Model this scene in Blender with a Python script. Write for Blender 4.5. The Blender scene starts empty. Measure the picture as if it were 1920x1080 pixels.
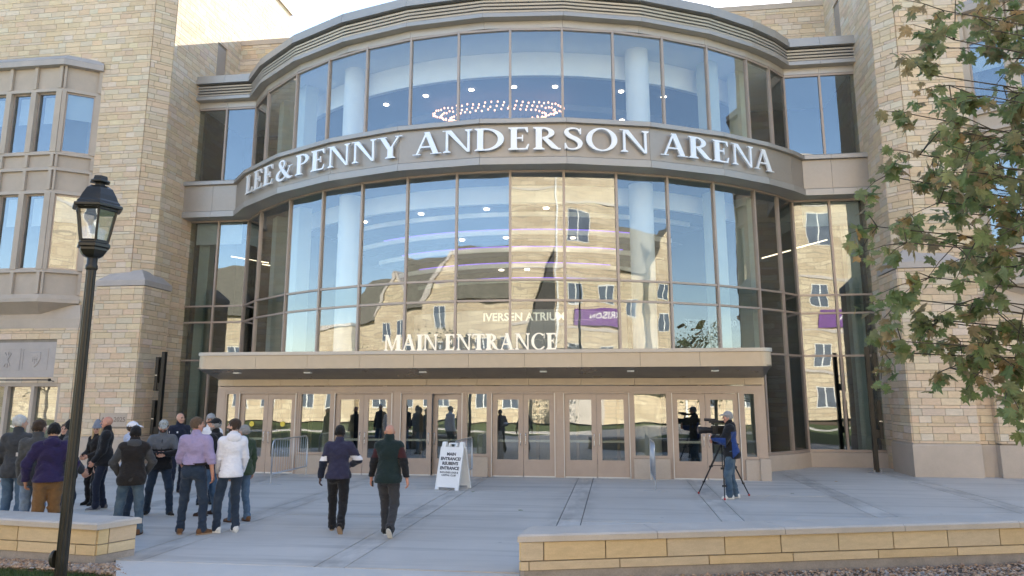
import bpy, math, random
import numpy as np
from mathutils import Matrix, Vector

SC = bpy.context.scene
COL = SC.collection
R_ = math.radians
# ------------------------------------------------------------------ camera
cam_d = bpy.data.cameras.new('camera'); cam = bpy.data.objects.new('camera', cam_d); COL.objects.link(cam)
PITCH, YAW, FPX = 0.178, 0.139, 1370.7
cam.location = (0, 0, 2.15)
cam.rotation_euler = (math.pi/2 + PITCH, 0, YAW)
cam_d.sensor_width = 36.0; cam_d.lens = FPX/1920*36.0
cam_d.shift_y = -42.1/1920
cam_d.clip_start = 0.1; cam_d.clip_end = 3000
SC.camera = cam
# ------------------------------------------------------------------ sky and sun
SUN_EL, SUN_AZ = 28.1, 14.4            # azimuth clockwise from +Y
w = bpy.data.worlds.new('World'); SC.world = w; w.use_nodes = True
nt = w.node_tree; nt.nodes.clear()
sky = nt.nodes.new('ShaderNodeTexSky'); sky.sky_type = 'NISHITA'; sky.sun_disc = False
sky.sun_elevation = R_(SUN_EL); sky.sun_rotation = R_(SUN_AZ); sky.altitude = 250
sky.air_density = 1.0; sky.dust_density = 0.4; sky.ozone_density = 1.0
bg = nt.nodes.new('ShaderNodeBackground'); bg.inputs[1].default_value = 0.105
wo = nt.nodes.new('ShaderNodeOutputWorld')
nt.links.new(sky.outputs[0], bg.inputs[0]); nt.links.new(bg.outputs[0], wo.inputs[0])
sun_d = bpy.data.lights.new('sun', 'SUN'); sun_d.energy = 4.0; sun_d.angle = R_(0.53); sun_d.color = (1, .93, .82)
sun = bpy.data.objects.new('sun', sun_d); COL.objects.link(sun)
sdir = Vector((math.sin(R_(SUN_AZ))*math.cos(R_(SUN_EL)), math.cos(R_(SUN_AZ))*math.cos(R_(SUN_EL)), math.sin(R_(SUN_EL))))
sun.rotation_euler = sdir.to_track_quat('Z', 'Y').to_euler()
sun.location = sdir*60
vs = SC.view_settings; vs.view_transform = 'Standard'; vs.look = 'None'; vs.gamma = 1; vs.exposure = 2.22; vs.use_curve_mapping = False
SC.cycles.max_bounces = 7; SC.cycles.glossy_bounces = 3; SC.cycles.diffuse_bounces = 3; SC.cycles.transparent_max_bounces = 10; SC.cycles.use_denoising = True
SC.cycles.sample_clamp_indirect = 6

# ------------------------------------------------------------------ materials
MATS = {}
def new_mat(name):
    m = bpy.data.materials.new(name); m.use_nodes = True; MATS[name] = m
    nt = m.node_tree; b = nt.nodes['Principled BSDF']
    return m, nt, b
def nd(nt, t, **kw):
    n = nt.nodes.new(t)
    for k, v in kw.items(): setattr(n, k, v)
    return n
def lk(nt, a, b): nt.links.new(a, b)
def world_pos(nt, scale=(1, 1, 1)):
    g = nd(nt, 'ShaderNodeNewGeometry')
    mp = nd(nt, 'ShaderNodeMapping'); mp.inputs['Scale'].default_value = scale
    lk(nt, g.outputs['Position'], mp.inputs['Vector']); return mp.outputs[0]
def noise(nt, vec, scale, detail=4, rough=.6):
    n = nd(nt, 'ShaderNodeTexNoise'); n.inputs['Scale'].default_value = scale; n.inputs['Detail'].default_value = detail
    n.inputs['Roughness'].default_value = rough
    lk(nt, vec, n.inputs['Vector']); return n.outputs['Fac']
def ramp(nt, fac, p0, p1, c0, c1):
    r = nd(nt, 'ShaderNodeMapRange'); r.inputs['From Min'].default_value = p0; r.inputs['From Max'].default_value = p1
    r.inputs['To Min'].default_value = c0; r.inputs['To Max'].default_value = c1; lk(nt, fac, r.inputs['Value']); return r.outputs[0]
def mul_col(nt, col, fac):
    mx = nd(nt, 'ShaderNodeVectorMath', operation='SCALE')
    lk(nt, col, mx.inputs[0]); lk(nt, fac, mx.inputs['Scale']); return mx.outputs[0]
def mix_col(nt, a, b, fac):
    mx = nd(nt, 'ShaderNodeMix', data_type='RGBA')
    for s, v in ((6, a), (7, b)):
        if isinstance(v, (tuple, list)): mx.inputs[s].default_value = (*v[:3], 1)
        else: lk(nt, v, mx.inputs[s])
    if isinstance(fac, float): mx.inputs[0].default_value = fac
    else: lk(nt, fac, mx.inputs[0])
    return mx.outputs[2]
def math2(nt, op, a, b):
    m = nd(nt, 'ShaderNodeMath', operation=op)
    for i, v in enumerate((a, b)):
        if isinstance(v, (int, float)): m.inputs[i].default_value = v
        else: lk(nt, v, m.inputs[i])
    return m.outputs[0]
def bump(nt, b, height, strength, dist=.01):
    bp = nd(nt, 'ShaderNodeBump'); bp.inputs['Strength'].default_value = strength; bp.inputs['Distance'].default_value = dist
    lk(nt, height, bp.inputs['Height']); lk(nt, bp.outputs[0], b.inputs['Normal'])
def rgb(nt, c):
    n = nd(nt, 'ShaderNodeRGB'); n.outputs[0].default_value = (*c, 1); return n.outputs[0]

def M(name, col, rough=.6, metal=0., var=.12, scale=3., fine=40., bmp=.0, bdist=.004, spec=.5, coords=None):
    m, nt, b = new_mat(name)
    if coords == 'obj':
        tc = nd(nt, 'ShaderNodeTexCoord'); p = tc.outputs['Object']
    else: p = world_pos(nt)
    n1 = noise(nt, p, scale, 5, .65); n2 = noise(nt, p, fine, 3, .6)
    f = math2(nt, 'MULTIPLY', ramp(nt, n1, .3, .7, 1-var, 1+var), ramp(nt, n2, .3, .7, 1-var*.5, 1+var*.5))
    lk(nt, mul_col(nt, rgb(nt, col), f), b.inputs['Base Color'])
    b.inputs['Roughness'].default_value = rough; b.inputs['Metallic'].default_value = metal
    b.inputs['Specular IOR Level'].default_value = spec
    if rough < .95: lk(nt, ramp(nt, n1, .3, .7, max(.02, rough-.08), min(1, rough+.08)), b.inputs['Roughness'])
    if bmp: bump(nt, b, n2, bmp, bdist)
    return m

# masonry: colour comes from the object colour (single pieces) or from the 'col' attribute (joined pieces)
def stone(name, src):
    m, nt, b = new_mat(name)
    if src == 'obj': c = nd(nt, 'ShaderNodeObjectInfo').outputs['Color']
    else:
        a = nd(nt, 'ShaderNodeAttribute'); a.attribute_name = 'col'; c = a.outputs['Color']
    p = world_pos(nt); ps = world_pos(nt, (1, 1, 3.5))
    n1 = noise(nt, ps, 5, 5, .7); n2 = noise(nt, p, 70, 3, .7); n3 = noise(nt, p, .35, 3, .5)
    f = math2(nt, 'MULTIPLY', ramp(nt, n1, .3, .7, .90, 1.09), ramp(nt, n2, .3, .7, .94, 1.06))
    f = math2(nt, 'MULTIPLY', f, ramp(nt, n3, .3, .7, .94, 1.05))
    lk(nt, mul_col(nt, c, f), b.inputs['Base Color']); b.inputs['Roughness'].default_value = .88
    b.inputs['Specular IOR Level'].default_value = .25
    bump(nt, b, math2(nt, 'ADD', n1, math2(nt, 'MULTIPLY', n2, .4)), .35, .006)
    return m
stone('stone_piece', 'obj'); stone('stone_mass', 'attr')
M('mortar', (.26, .225, .185), .95, var=.15, fine=60, bmp=.2)
M('cast_stone', (.46, .385, .315), .85, var=.10, scale=1.2, fine=60, bmp=.25, bdist=.003)
M('cast_stone_grey', (.42, .375, .345), .85, var=.10, scale=1.5, fine=60, bmp=.25, bdist=.003)
M('capstone', (.50, .44, .38), .8, var=.10, scale=2, fine=70, bmp=.2)
M('planter_base', (.30, .265, .235), .92, var=.2, scale=4, fine=50, bmp=.35)
M('metal_panel', (.355, .315, .275), .42, .35, var=.05, scale=.8, fine=9)
M('metal_band', (.37, .35, .33), .42, .35, var=.055, scale=.8, fine=5)
M('metal_light', (.47, .43, .385), .40, .3, var=.055, scale=.8, fine=5)
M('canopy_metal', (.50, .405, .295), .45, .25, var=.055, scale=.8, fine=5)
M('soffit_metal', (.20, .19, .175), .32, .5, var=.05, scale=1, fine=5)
M('frame_metal', (.40, .325, .275), .42, .3, var=.055, scale=1.2, fine=8)
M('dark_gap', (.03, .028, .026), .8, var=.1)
M('louver_metal', (.43, .405, .38), .4, .35, var=.03, scale=.8, fine=5)
M('louver_dark', (.045, .043, .04), .6, .2, var=.05)
M('silver_letter', (.80, .82, .85), .38, .25, var=.02, scale=1, fine=5)
M('white_letter', (.82, .80, .74), .6, 0, var=.02)
M('black_metal', (.016, .015, .014), .38, .4, var=.15, scale=6, fine=60)
M('lamp_paint', (.030, .027, .022), .36, .35, var=.15, scale=6, fine=60, bmp=.05)
M('chrome', (.60, .60, .61), .25, .95, var=.05)
M('galvanised', (.46, .48, .51), .42, .75, var=.12, scale=9, fine=60)
M('push_bar', (.66, .66, .64), .4, .4, var=.03)
M('interior_white', (.84, .85, .84), .8, var=.03)
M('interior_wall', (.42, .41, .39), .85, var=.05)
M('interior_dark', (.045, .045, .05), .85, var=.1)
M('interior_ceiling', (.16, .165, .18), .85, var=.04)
M('interior_floor', (.10, .095, .09), .45, var=.1)
M('interior_green', (.47, .52, .46), .8, var=.04)
M('roof_membrane', (.38, .37, .35), .9, var=.1)
M('roller_shade', (.60, .64, .64), .9, var=.04)

def emit(name, col, s):
    m, nt, b = new_mat(name)
    b.inputs['Base Color'].default_value = (*col, 1); b.inputs['Emission Color'].default_value = (*col, 1); b.inputs['Emission Strength'].default_value = s
emit('lamp_warm', (1, .84, .64), 5); emit('lamp_bulb', (1, .46, .25), .8); emit('led_purple', (.30, .16, .95), .28); emit('exit_green', (.1, .8, .3), 1)
emit('glow_letter', (.92, .82, .66), .07)  # faint glow added to brighten the canopy letters
M('sticker_yellow', (.75,.60,.08), .5, var=.03)
emit('lamp_line', (1, .80, .55), .9)

def glass(name, refl, tint, wav=.02, wscale=.9, rough=0.0):
    m, nt, b = new_mat(name); nt.nodes.remove(b)
    out = nt.nodes['Material Output']
    tr = nd(nt, 'ShaderNodeBsdfTransparent'); tr.inputs[0].default_value = (*tint, 1)
    gl = nd(nt, 'ShaderNodeBsdfGlossy'); gl.inputs['Roughness'].default_value = rough; gl.inputs['Color'].default_value = (.95, .97, 1, 1)
    lw = nd(nt, 'ShaderNodeLayerWeight'); lw.inputs['Blend'].default_value = .5
    fc = math2(nt, 'POWER', lw.outputs['Facing'], 3.2)
    fac = ramp(nt, fc, 0, 1, refl, .96)
    mx = nd(nt, 'ShaderNodeMixShader'); lk(nt, fac, mx.inputs[0]); lk(nt, tr.outputs[0], mx.inputs[1]); lk(nt, gl.outputs[0], mx.inputs[2])
    lk(nt, mx.outputs[0], out.inputs['Surface'])
    p = world_pos(nt, (1, 1, 1.6)); n = noise(nt, p, wscale, 1, .4)
    oi = nd(nt, 'ShaderNodeObjectInfo')
    bp = nd(nt, 'ShaderNodeBump'); bp.inputs['Strength'].default_value = 1.0; bp.inputs['Distance'].default_value = wav
    lk(nt, n, bp.inputs['Height']); lk(nt, bp.outputs[0], gl.inputs['Normal'])
    return m
glass('glass_coated', .115, (.93, .955, .95), .003, .9)
glass('glass_wing', .14, (.80, .84, .83), .004, .7)
glass('glass_door', .17, (.84, .86, .82), .0015, 1.1)
glass('glass_oriel', .14, (.78, .82, .83), .003, 1.0)
glass('glass_lamp', .10, (.93, .94, .94), .002, 3)
glass('glass_spandrel', .15, (.60, .65, .62), .003, .9)

# ------------------------------------------------------------------ mesh helpers
class MB:
    def __init__(s): s.v = []; s.f = []; s.m = []; s.c = []
    def _add(s, vs, fs, mi=0, col=None):
        o = len(s.v); s.v += [tuple(p) for p in vs]
        for f in fs: s.f.append([i+o for i in f]); s.m.append(mi); s.c.append(col)
        return s
    def box(s, a, b, mi=0, col=None):
        x0, y0, z0 = a; x1, y1, z1 = b
        if x0 > x1: x0, x1 = x1, x0
        if y0 > y1: y0, y1 = y1, y0
        if z0 > z1: z0, z1 = z1, z0
        vs = [(x0,y0,z0),(x1,y0,z0),(x1,y1,z0),(x0,y1,z0),(x0,y0,z1),(x1,y0,z1),(x1,y1,z1),(x0,y1,z1)]
        return s._add(vs, BOXF, mi, col)
    def obox(s, c, ax, ay, az, mi=0, col=None):
        c = Vector(c); ax = Vector(ax); ay = Vector(ay); az = Vector(az)
        vs = [c+ax*i+ay*j+az*k for i, j, k in ((-1,-1,-1),(1,-1,-1),(1,1,-1),(-1,1,-1),(-1,-1,1),(1,-1,1),(1,1,1),(-1,1,1))]
        return s._add(vs, BOXF, mi, col)
    def prism(s, poly, z0, z1, mi=0, col=None):
        n = len(poly)
        a = sum(poly[i][0]*poly[(i+1) % n][1]-poly[(i+1) % n][0]*poly[i][1] for i in range(n))
        if a < 0: poly = poly[::-1]
        zz0 = z0 if hasattr(z0, '__len__') else [z0]*n; zz1 = z1 if hasattr(z1, '__len__') else [z1]*n
        if a < 0: zz0 = zz0[::-1]; zz1 = zz1[::-1]
        vs = [(p[0], p[1], z) for p, z in zip(poly, zz0)]+[(p[0], p[1], z) for p, z in zip(poly, zz1)]
        fs = [list(range(n))[::-1], list(range(n, 2*n))]+[[i, (i+1) % n, n+(i+1) % n, n+i] for i in range(n)]
        return s._add(vs, fs, mi, col)
    def poly3(s, pts, mi=0, col=None): return s._add(pts, [list(range(len(pts)))], mi, col)
    def tube(s, pts, r, n=8, mi=0, cap=True, col=None):
        pts = [Vector(p) for p in pts]; k = len(pts); rs = r if hasattr(r, '__len__') else [r]*k
        vs = []; prev = None
        for i, p in enumerate(pts):
            d = (pts[min(i+1, k-1)]-pts[max(i-1, 0)])
            if d.length < 1e-9: d = Vector((0, 0, 1))
            d.normalize()
            if prev is None:
                u = d.orthogonal().normalized()
            else:
                u = prev-d*prev.dot(d)
                u = d.orthogonal().normalized() if u.length < 1e-6 else u.normalized()
            prev = u; v = d.cross(u)
            for j in range(n):
                a = 2*math.pi*j/n; vs.append(p+(u*math.cos(a)+v*math.sin(a))*rs[i])
        fs = [[i*n+j, i*n+(j+1) % n, (i+1)*n+(j+1) % n, (i+1)*n+j] for i in range(k-1) for j in range(n)]
        if cap: fs += [list(range(n))[::-1], list(range((k-1)*n, k*n))]
        return s._add(vs, fs, mi, col)
    def lathe(s, prof, c=(0, 0, 0), n=24, mi=0, phase=0., col=None, a0=0, a1=None):
        vs = []; k = len(prof); full = a1 is None
        for r, z in prof:
            for j in range(n):
                a = phase+2*math.pi*j/n if full else a0+(a1-a0)*j/(n-1)
                vs.append((c[0]+r*math.cos(a), c[1]+r*math.sin(a), c[2]+z))
        fs = []
        for i in range(k-1):
            for j in range(n if full else n-1):
                j2 = (j+1) % n; fs.append([i*n+j, i*n+j2, (i+1)*n+j2, (i+1)*n+j])
        if full:
            fs.append(list(range(n))[::-1]); fs.append(list(range((k-1)*n, k*n)))
        return s._add(vs, fs, mi, col)
    def sweep(s, path, prof, mi=0, col=None, cap=True):
        """profile of (outward offset, z), closed loop, carried along a plan polyline with mitred corners"""
        n = len(path); P = [Vector((*p[:2],)) for p in path]; out = []
        for i in range(n):
            d0 = (P[i]-P[i-1]).normalized() if i > 0 else (P[1]-P[0]).normalized()
            d1 = (P[i+1]-P[i]).normalized() if i < n-1 else d0
            n0 = Vector((d0.y, -d0.x)); n1 = Vector((d1.y, -d1.x)); mt = (n0+n1).normalized(); c = max(.35, mt.dot(n0))
            out.append(mt/c)
        k = len(prof); vs = []
        for i in range(n):
            for o, z in prof: q = P[i]+out[i]*o; vs.append((q.x, q.y, z))
        fs = [[i*k+j, i*k+(j+1) % k, (i+1)*k+(j+1) % k, (i+1)*k+j] for i in range(n-1) for j in range(k)]
        if cap: fs += [list(range(k)), list(range((n-1)*k, n*k))[::-1]]
        return s._add(vs, fs, mi, col)
    def mesh(s, name, smooth=False, mats=()):
        me = bpy.data.meshes.new(name); me.from_pydata(s.v, [], s.f); me.validate(verbose=False)
        for m in mats: me.materials.append(MATS[m])
        if len(mats) > 1 and len(me.polygons) == len(s.m): me.polygons.foreach_set('material_index', s.m)
        if any(c is not None for c in s.c) and len(me.polygons) == len(s.c):
            at = me.color_attributes.new('col', 'FLOAT_COLOR', 'CORNER'); arr = []
            for c, f in zip(s.c, s.f): arr += [*(c or (.5, .5, .5)), 1]*len(f)
            at.data.foreach_set('color', arr)
        if smooth: me.polygons.foreach_set('use_smooth', [True]*len(me.polygons))
        me.update(); return me
    def build(s, name, mats, parent=None, smooth=False, **kw):
        if isinstance(mats, str): mats = (mats,)
        return link(bpy.data.objects.new(name, s.mesh(name, smooth, mats)), parent, **kw)
BOXF = [[0,3,2,1],[4,5,6,7],[0,1,5,4],[1,2,6,5],[2,3,7,6],[3,0,4,7]]
WORLD = [True]           # True: parts are modelled in place (world coordinates); False: in their thing's own frame
def world_of(o):
    if o.parent is None: return o.matrix_basis.copy()
    return world_of(o.parent) @ o.matrix_parent_inverse @ o.matrix_basis
def link(o, parent=None, label=None, cat=None, group=None, kind=None):
    COL.objects.link(o)
    if parent is not None:
        o.parent = parent
        if WORLD[0]: o.matrix_parent_inverse = world_of(parent).inverted()
    if label: o['label'] = label
    if cat: o['category'] = cat
    if group: o['group'] = group
    if kind: o['kind'] = kind
    return o
def thing(name, label, cat, loc=(0, 0, 0), rz=0., group=None):
    o = bpy.data.objects.new(name, None); o.empty_display_size = .3
    o.location = loc; o.rotation_euler = (0, 0, rz)
    return link(o, None, label, cat, group)
def bx(name, a, b, mat, parent=None, **kw): return MB().box(a, b).build(name, mat, parent, **kw)
def loc_xf(o, p): o.location = p; return o
def autosmooth(o, ang=40):
    me = o.data; me.polygons.foreach_set('use_smooth', [True]*len(me.polygons)); me.set_sharp_from_angle(angle=R_(ang)); return o
# ================================================================== the setting: ground and plaza
random.seed(5)
AX = -3.65                                   # symmetry axis of the arena front
PAIRS = [AX-.25+2.845*k for k in range(-4, 5)]   # each is a .40 m band between two joints
def ground_mat():
    m, nt, b = new_mat('lawn_ground'); p = world_pos(nt)
    n1 = noise(nt, p, .6, 5, .6); n2 = noise(nt, p, 9, 4, .7)
    c = mix_col(nt, (.030, .055, .012), (.070, .105, .022), n1); c = mix_col(nt, c, (.10, .095, .035), ramp(nt, n2, .55, .8, 0, .5))
    lk(nt, c, b.inputs['Base Color']); b.inputs['Roughness'].default_value = .95; bump(nt, b, n2, .6, .03)
ground_mat()
def concrete_mat(name, base, streak=True):
    m, nt, b = new_mat(name); p = world_pos(nt)
    n1 = noise(nt, p, .35, 4, .6); n2 = noise(nt, p, 3.0, 5, .65); n3 = noise(nt, p, 120, 2, .7)
    f = math2(nt, 'MULTIPLY', ramp(nt, n1, .3, .7, .91, 1.06), ramp(nt, n2, .3, .7, .95, 1.05))
    f = math2(nt, 'MULTIPLY', f, ramp(nt, n3, .3, .7, .95, 1.05))
    if streak:
        ps = world_pos(nt, (.16, 2.3, 1)); s1 = noise(nt, ps, 1.0, 4, .7)
        f = math2(nt, 'MULTIPLY', f, ramp(nt, s1, .50, .72, 1.0, .70))
        # dirt along the paired joints
        sx = nd(nt, 'ShaderNodeSeparateXYZ'); g = nd(nt, 'ShaderNodeNewGeometry'); lk(nt, g.outputs['Position'], sx.inputs[0])
        d = math2(nt, 'ADD', sx.outputs[0], -(AX-.05)); d = math2(nt, 'PINGPONG', d, 2.845/2)
        dirt = ramp(nt, d, .10, .50, .72, 1.0)
        nz = noise(nt, world_pos(nt, (1.5, .5, 1)), 1.6, 4, .6)
        dm = nd(nt, 'ShaderNodeMix'); lk(nt, ramp(nt, nz, .42, .6, 0, 1), dm.inputs[0]); dm.inputs[2].default_value = 1.0; lk(nt, dirt, dm.inputs[3])
        f = math2(nt, 'MULTIPLY', f, dm.outputs[0])
    oi = nd(nt, 'ShaderNodeObjectInfo'); f = math2(nt, 'MULTIPLY', f, ramp(nt, oi.outputs['Random'], 0, 1, .93, 1.05))
    vo = nd(nt, 'ShaderNodeTexVoronoi'); vo.inputs['Scale'].default_value = 1.1; lk(nt, p, vo.inputs['Vector']); f = math2(nt, 'MULTIPLY', f, ramp(nt, vo.outputs['Distance'], .025, .045, .72, 1.0))
    lk(nt, mul_col(nt, rgb(nt, base), f), b.inputs['Base Color'])
    lk(nt, ramp(nt, n2, .3, .7, .55, .75), b.inputs['Roughness']); bump(nt, b, n3, .15, .003)
concrete_mat('plaza_concrete', (.555, .512, .462)); concrete_mat('walk_concrete', (.56, .52, .472), False); concrete_mat('joint_concrete', (.10, .10, .10), False)

gm = MB(); N = 24
xs = [-900, -300, -120, -60, -40, 40, 60, 120, 300, 900]; ys = [-900, -300, -120, -60, -40, 40, 60, 120, 300, 900]
for x0, x1 in zip(xs, xs[1:]):
    for y0, y1 in zip(ys, ys[1:]): gm.poly3([(x0, y0, -.13), (x1, y0, -.13), (x1, y1, -.13), (x0, y1, -.13)])
gm.build('ground', 'lawn_ground', kind='structure')
def front_y(x):                               # front edge of the paving: it runs behind the planters
    if x < -6.6: return 9.32+(-6.86-x)*.1117+.25
    if x > -1.2: return 9.25+(x+1.19)*.298+.25
    return 9.5
plaza = MB().prism([(-26, 24.9), (-26, front_y(-26)), (-6.62, front_y(-6.62)), (-6.55, 9.5), (-1.2, 9.5), (-1.15, front_y(-1.15)), (22, front_y(22)), (22, 24.9)], -.125, -.018).build('plaza', 'joint_concrete', kind='structure')
# the slabs between the joints are children of the plaza
xe = [-26]
for a in PAIRS: xe += [a, a+.40]
xe = [x for x in xe if -26 <= x <= 22]+[22]
yrows = [9.5, 13.5, 17.45, 20.0, 24.9]
def slab_ok(cx, cy): return True
for i in range(len(xe)-1):
    for j in range(len(yrows)-1):
        g = .008
        ya, yb = [max(yrows[j], front_y(x)) if j == 0 or front_y(x) > yrows[j] else yrows[j] for x in (xe[i]+g, xe[i+1]-g)]
        if max(ya, yb) > yrows[j+1]-.1: continue
        MB().prism([(xe[i]+g, ya+g), (xe[i+1]-g, yb+g), (xe[i+1]-g, yrows[j+1]-g), (xe[i]+g, yrows[j+1]-g)], -.10, random.uniform(-.0015, .0015)).build('slab', 'plaza_concrete', plaza)
# sidewalk in front of the plaza, splaying out towards the camera
sw = MB().prism([(-6.70, 9.52), (-1.22, 9.49), (-.2, 4.2), (1.4, -1.0), (-6.6, -1.0), (-5.3, 7.6)], -.12, -.004).build('sidewalk', 'walk_concrete', kind='structure')

# ================================================================== arena building: the glass drum
arena = thing('arena_building', 'arena entrance building with curved glass drum front and metal sign band', 'building', (AX, 20.5, 0))
RD, CY_ = 12.42, 32.54
ANG = [-50.7, -43.2, -33.2, -25.4, -18.0, -10.7, -3.6, 3.6, 10.7, 17.8, 25.2, 32.7, 40.6, 46.2, 50.7]
def dpt(a, r=RD): return (AX+r*math.sin(R_(a)), CY_-r*math.cos(R_(a)))
DR = [dpt(a) for a in ANG]
YW = 24.73; XL, XR = AX-11.98, AX+11.98       # wing glass plane and its ends at the towers
DR[0] = (DR[0][0], YW); DR[-1] = (DR[-1][0], YW)
PATH = [(XL, YW)]+DR+[(XR, YW)]
mL = (XL+DR[0][0])/2; mR = (XR+DR[-1][0])/2
GPATH = [(XL, YW), (mL, YW)]+DR+[(mR, YW), (XR, YW)]
ROWS = [(.50, 3.45), (3.45, 4.818), (4.818, 5.408), (5.408, 8.60)]
UP = (9.95, 13.0)
ent_zone = lambda i: 4 <= i <= len(GPATH)-7      # facets behind the vestibule
def pane(a, b, z0, z1, mat, name='glass_pane', th=.012, inset=.0):
    a = Vector((*a, 0)); b = Vector((*b, 0)); d = (b-a).normalized(); n = Vector((d.y, -d.x, 0))
    c = (a+b)/2-n*inset; hw = (b-a).length/2-.028
    return MB().obox((c.x, c.y, (z0+z1)/2), d*hw, n*th/2, Vector((0, 0, 1))*((z1-z0)/2-.028)).build(name, mat, arena)
def bar(a, b, z, h=.06, w=.09, name='transom'):
    a = Vector((*a, 0)); b = Vector((*b, 0)); d = (b-a).normalized(); n = Vector((d.y, -d.x, 0)); c = (a+b)/2
    MB().obox((c.x, c.y, z), d*((b-a).length/2-.033), n*w/2, Vector((0, 0, h/2))).build(name, 'frame_metal', arena)
NG = len(GPATH)
for i in range(NG-1):
    a, b = GPATH[i], GPATH[i+1]; wing = i < 2 or i >= NG-3
    gmt = 'glass_wing' if wing else 'glass_coated'
    for r, (z0, z1) in enumerate(ROWS):
        if r == 0 and ent_zone(i): continue
        pane(a, b, z0, z1, 'glass_spandrel' if r == 2 else gmt)
    pane(a, b, UP[0], UP[1], gmt)
    for z in (3.45, 4.818, 5.408):
        if z < 3.5 and ent_zone(i): z = 3.40
        bar(a, b, z)
    bar(a, b, 8.58, .07, .10); bar(a, b, 13.0, .07, .10); bar(a, b, 9.98, .07, .10)
    if not ent_zone(i): bar(a, b, .50, .07, .12, 'sill')
for i, p in enumerate(GPATH):
    lo = .46 if (i < 5 or i > NG-7) else 3.38
    d = (Vector(GPATH[min(i+1, NG-1)])-Vector(GPATH[max(i-1, 0)])).normalized(); n = Vector((d.y, -d.x, 0)); d3 = Vector((d.x, d.y, 0))
    for z0, z1 in ((lo, 8.62), (9.95, 13.04)):
        MB().obox((p[0], p[1], (z0+z1)/2), d3*.034, n*.062, Vector((0, 0, (z1-z0)/2))).build('mullion', 'frame_metal', arena)
# stone curb below the glass
def curb(path, nm='curb_stone'):
    MB().sweep(path, [(.10, -.05), (.10, .44), (.02, .465), (-.25, .465), (-.25, -.05)]).build(nm, 'cast_stone', arena)
curb(GPATH[:2]); curb(GPATH[1:3]); curb(GPATH[2:5]); curb(GPATH[NG-6:NG-2]); curb(GPATH[NG-3:NG-1]); curb(GPATH[NG-2:])

# sign band between the two storeys: bottom strip, panels, coping (facet by facet so that the seams show)
def band(path, prof, mat, name, gap=.004):
    for i in range(len(path)-1):
        p0 = path[max(0, i-1)]; p3 = path[min(len(path)-1, i+2)]
        sub = [path[i], path[i+1]]
        full = MB().sweep(path, prof, cap=True); k = len(prof)
        vs = full.v[i*k:(i+2)*k]
        mb = MB(); mb._add(vs, [[j, (j+1) % k, k+(j+1) % k, k+j] for j in range(k)]+[list(range(k)), list(range(k, 2*k))[::-1]])
        # tiny seam
        A = Vector(path[i]); B = Vector(path[i+1]); dd = (B-A).normalized()*gap
        mb.v = [(v[0]+(dd.x if t < k else -dd.x), v[1]+(dd.y if t < k else -dd.y), v[2]) for t, v in enumerate(mb.v)]
        mb.build(name, mat, arena)
BP = [(XL, YW), (mL, YW), DR[0]]+[dpt(a) for a in (-43.2, -32.4, -21.6, -10.8, 0, 10.8, 21.6, 32.4, 40.6, 46.2)]+[DR[-1], (mR, YW), (XR, YW)]
BP[2] = DR[0]
band(BP, [(.66, 8.60), (.66, 8.80), (.60, 8.83), (-.1, 8.83), (-.1, 8.60)], 'metal_band', 'sign_band_strip')
band(BP, [(.60, 8.835), (.60, 9.80), (-.1, 9.80), (-.1, 8.835)], 'metal_panel', 'sign_band_panel')
band(BP, [(.72, 9.805), (.72, 9.93), (.60, 9.99), (-.12, 10.01), (-.12, 9.805)], 'metal_band', 'sign_band_coping')
# cornice with louvres
band(BP, [(.06, 13.045), (.06, 13.27), (-.2, 13.27), (-.2, 13.045)], 'metal_light', 'cornice_band')
band(BP, [(.34, 13.275), (.34, 13.40), (.29, 13.42), (-.2, 13.42), (-.2, 13.275)], 'metal_band', 'cornice_lip')
band(BP, [(.06, 13.425), (.06, 13.90), (-.2, 13.90), (-.2, 13.425)], 'louver_dark', 'louver_backing')
for k in range(4):
    z = 13.45+k*.112
    MB().sweep(BP, [(.27, z), (.29, z+.05), (.20, z+.075), (.065, z+.055), (.065, z)]).build('louver_blade', 'louver_metal', arena)
band(BP, [(.42, 13.905), (.42, 14.07), (.37, 14.08), (.37, 14.22), (.32, 14.25), (-.6, 14.25), (-.6, 13.905)], 'metal_band', 'cornice_coping')
# roof of the drum and wings
rp = [(x, y) for x, y in BP]+[(XR, 27.3), (XL, 27.3)]
MB().prism(rp, 13.9, 14.1).build('roof', 'roof_membrane', arena)
# parapet wall set back above the roof is built with the masonry
# lightning rods
for a in (-25.4, 3, 21):
    p = dpt(a, RD+.15); MB().tube([(p[0], p[1], 14.2), (p[0], p[1], 14.75)], [.012, .004], 6).build('lightning_rod', 'galvanised', arena)

# ---- interior of the drum: floors, ceilings, columns, bulkhead rings, lamps
def arcpoly(r, a0=-50, a1=50, n=36): return [dpt(a0+(a1-a0)*i/(n-1), r) for i in range(n)]
def slabring(r0, r1, z0, z1, mat, name, a0=-49, a1=49):
    o = arcpoly(r1, a0, a1); i_ = arcpoly(r0, a0, a1); mb = MB(); n = len(o)
    for k in range(n-1):
        mb.prism([o[k], o[k+1], i_[k+1], i_[k]], z0, z1)
    return mb.build(name, mat, arena)
inner = [(XL+.1, YW+.2)]+[dpt(a, RD-.25) for a in np.linspace(-49.5, 49.5, 30)]+[(XR-.1, YW+.2), (XR-.1, 33.5), (XL+.1, 33.5)]
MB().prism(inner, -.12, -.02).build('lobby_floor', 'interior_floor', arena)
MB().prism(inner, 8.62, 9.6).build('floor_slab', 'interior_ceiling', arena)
MB().prism(inner, 13.05, 13.25).build('upper_ceiling', 'interior_white', arena)
bx('back_wall', (XL+.1, 33.5, -.1), (XR-.1, 33.8, 13.8), 'interior_dark', arena)
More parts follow.
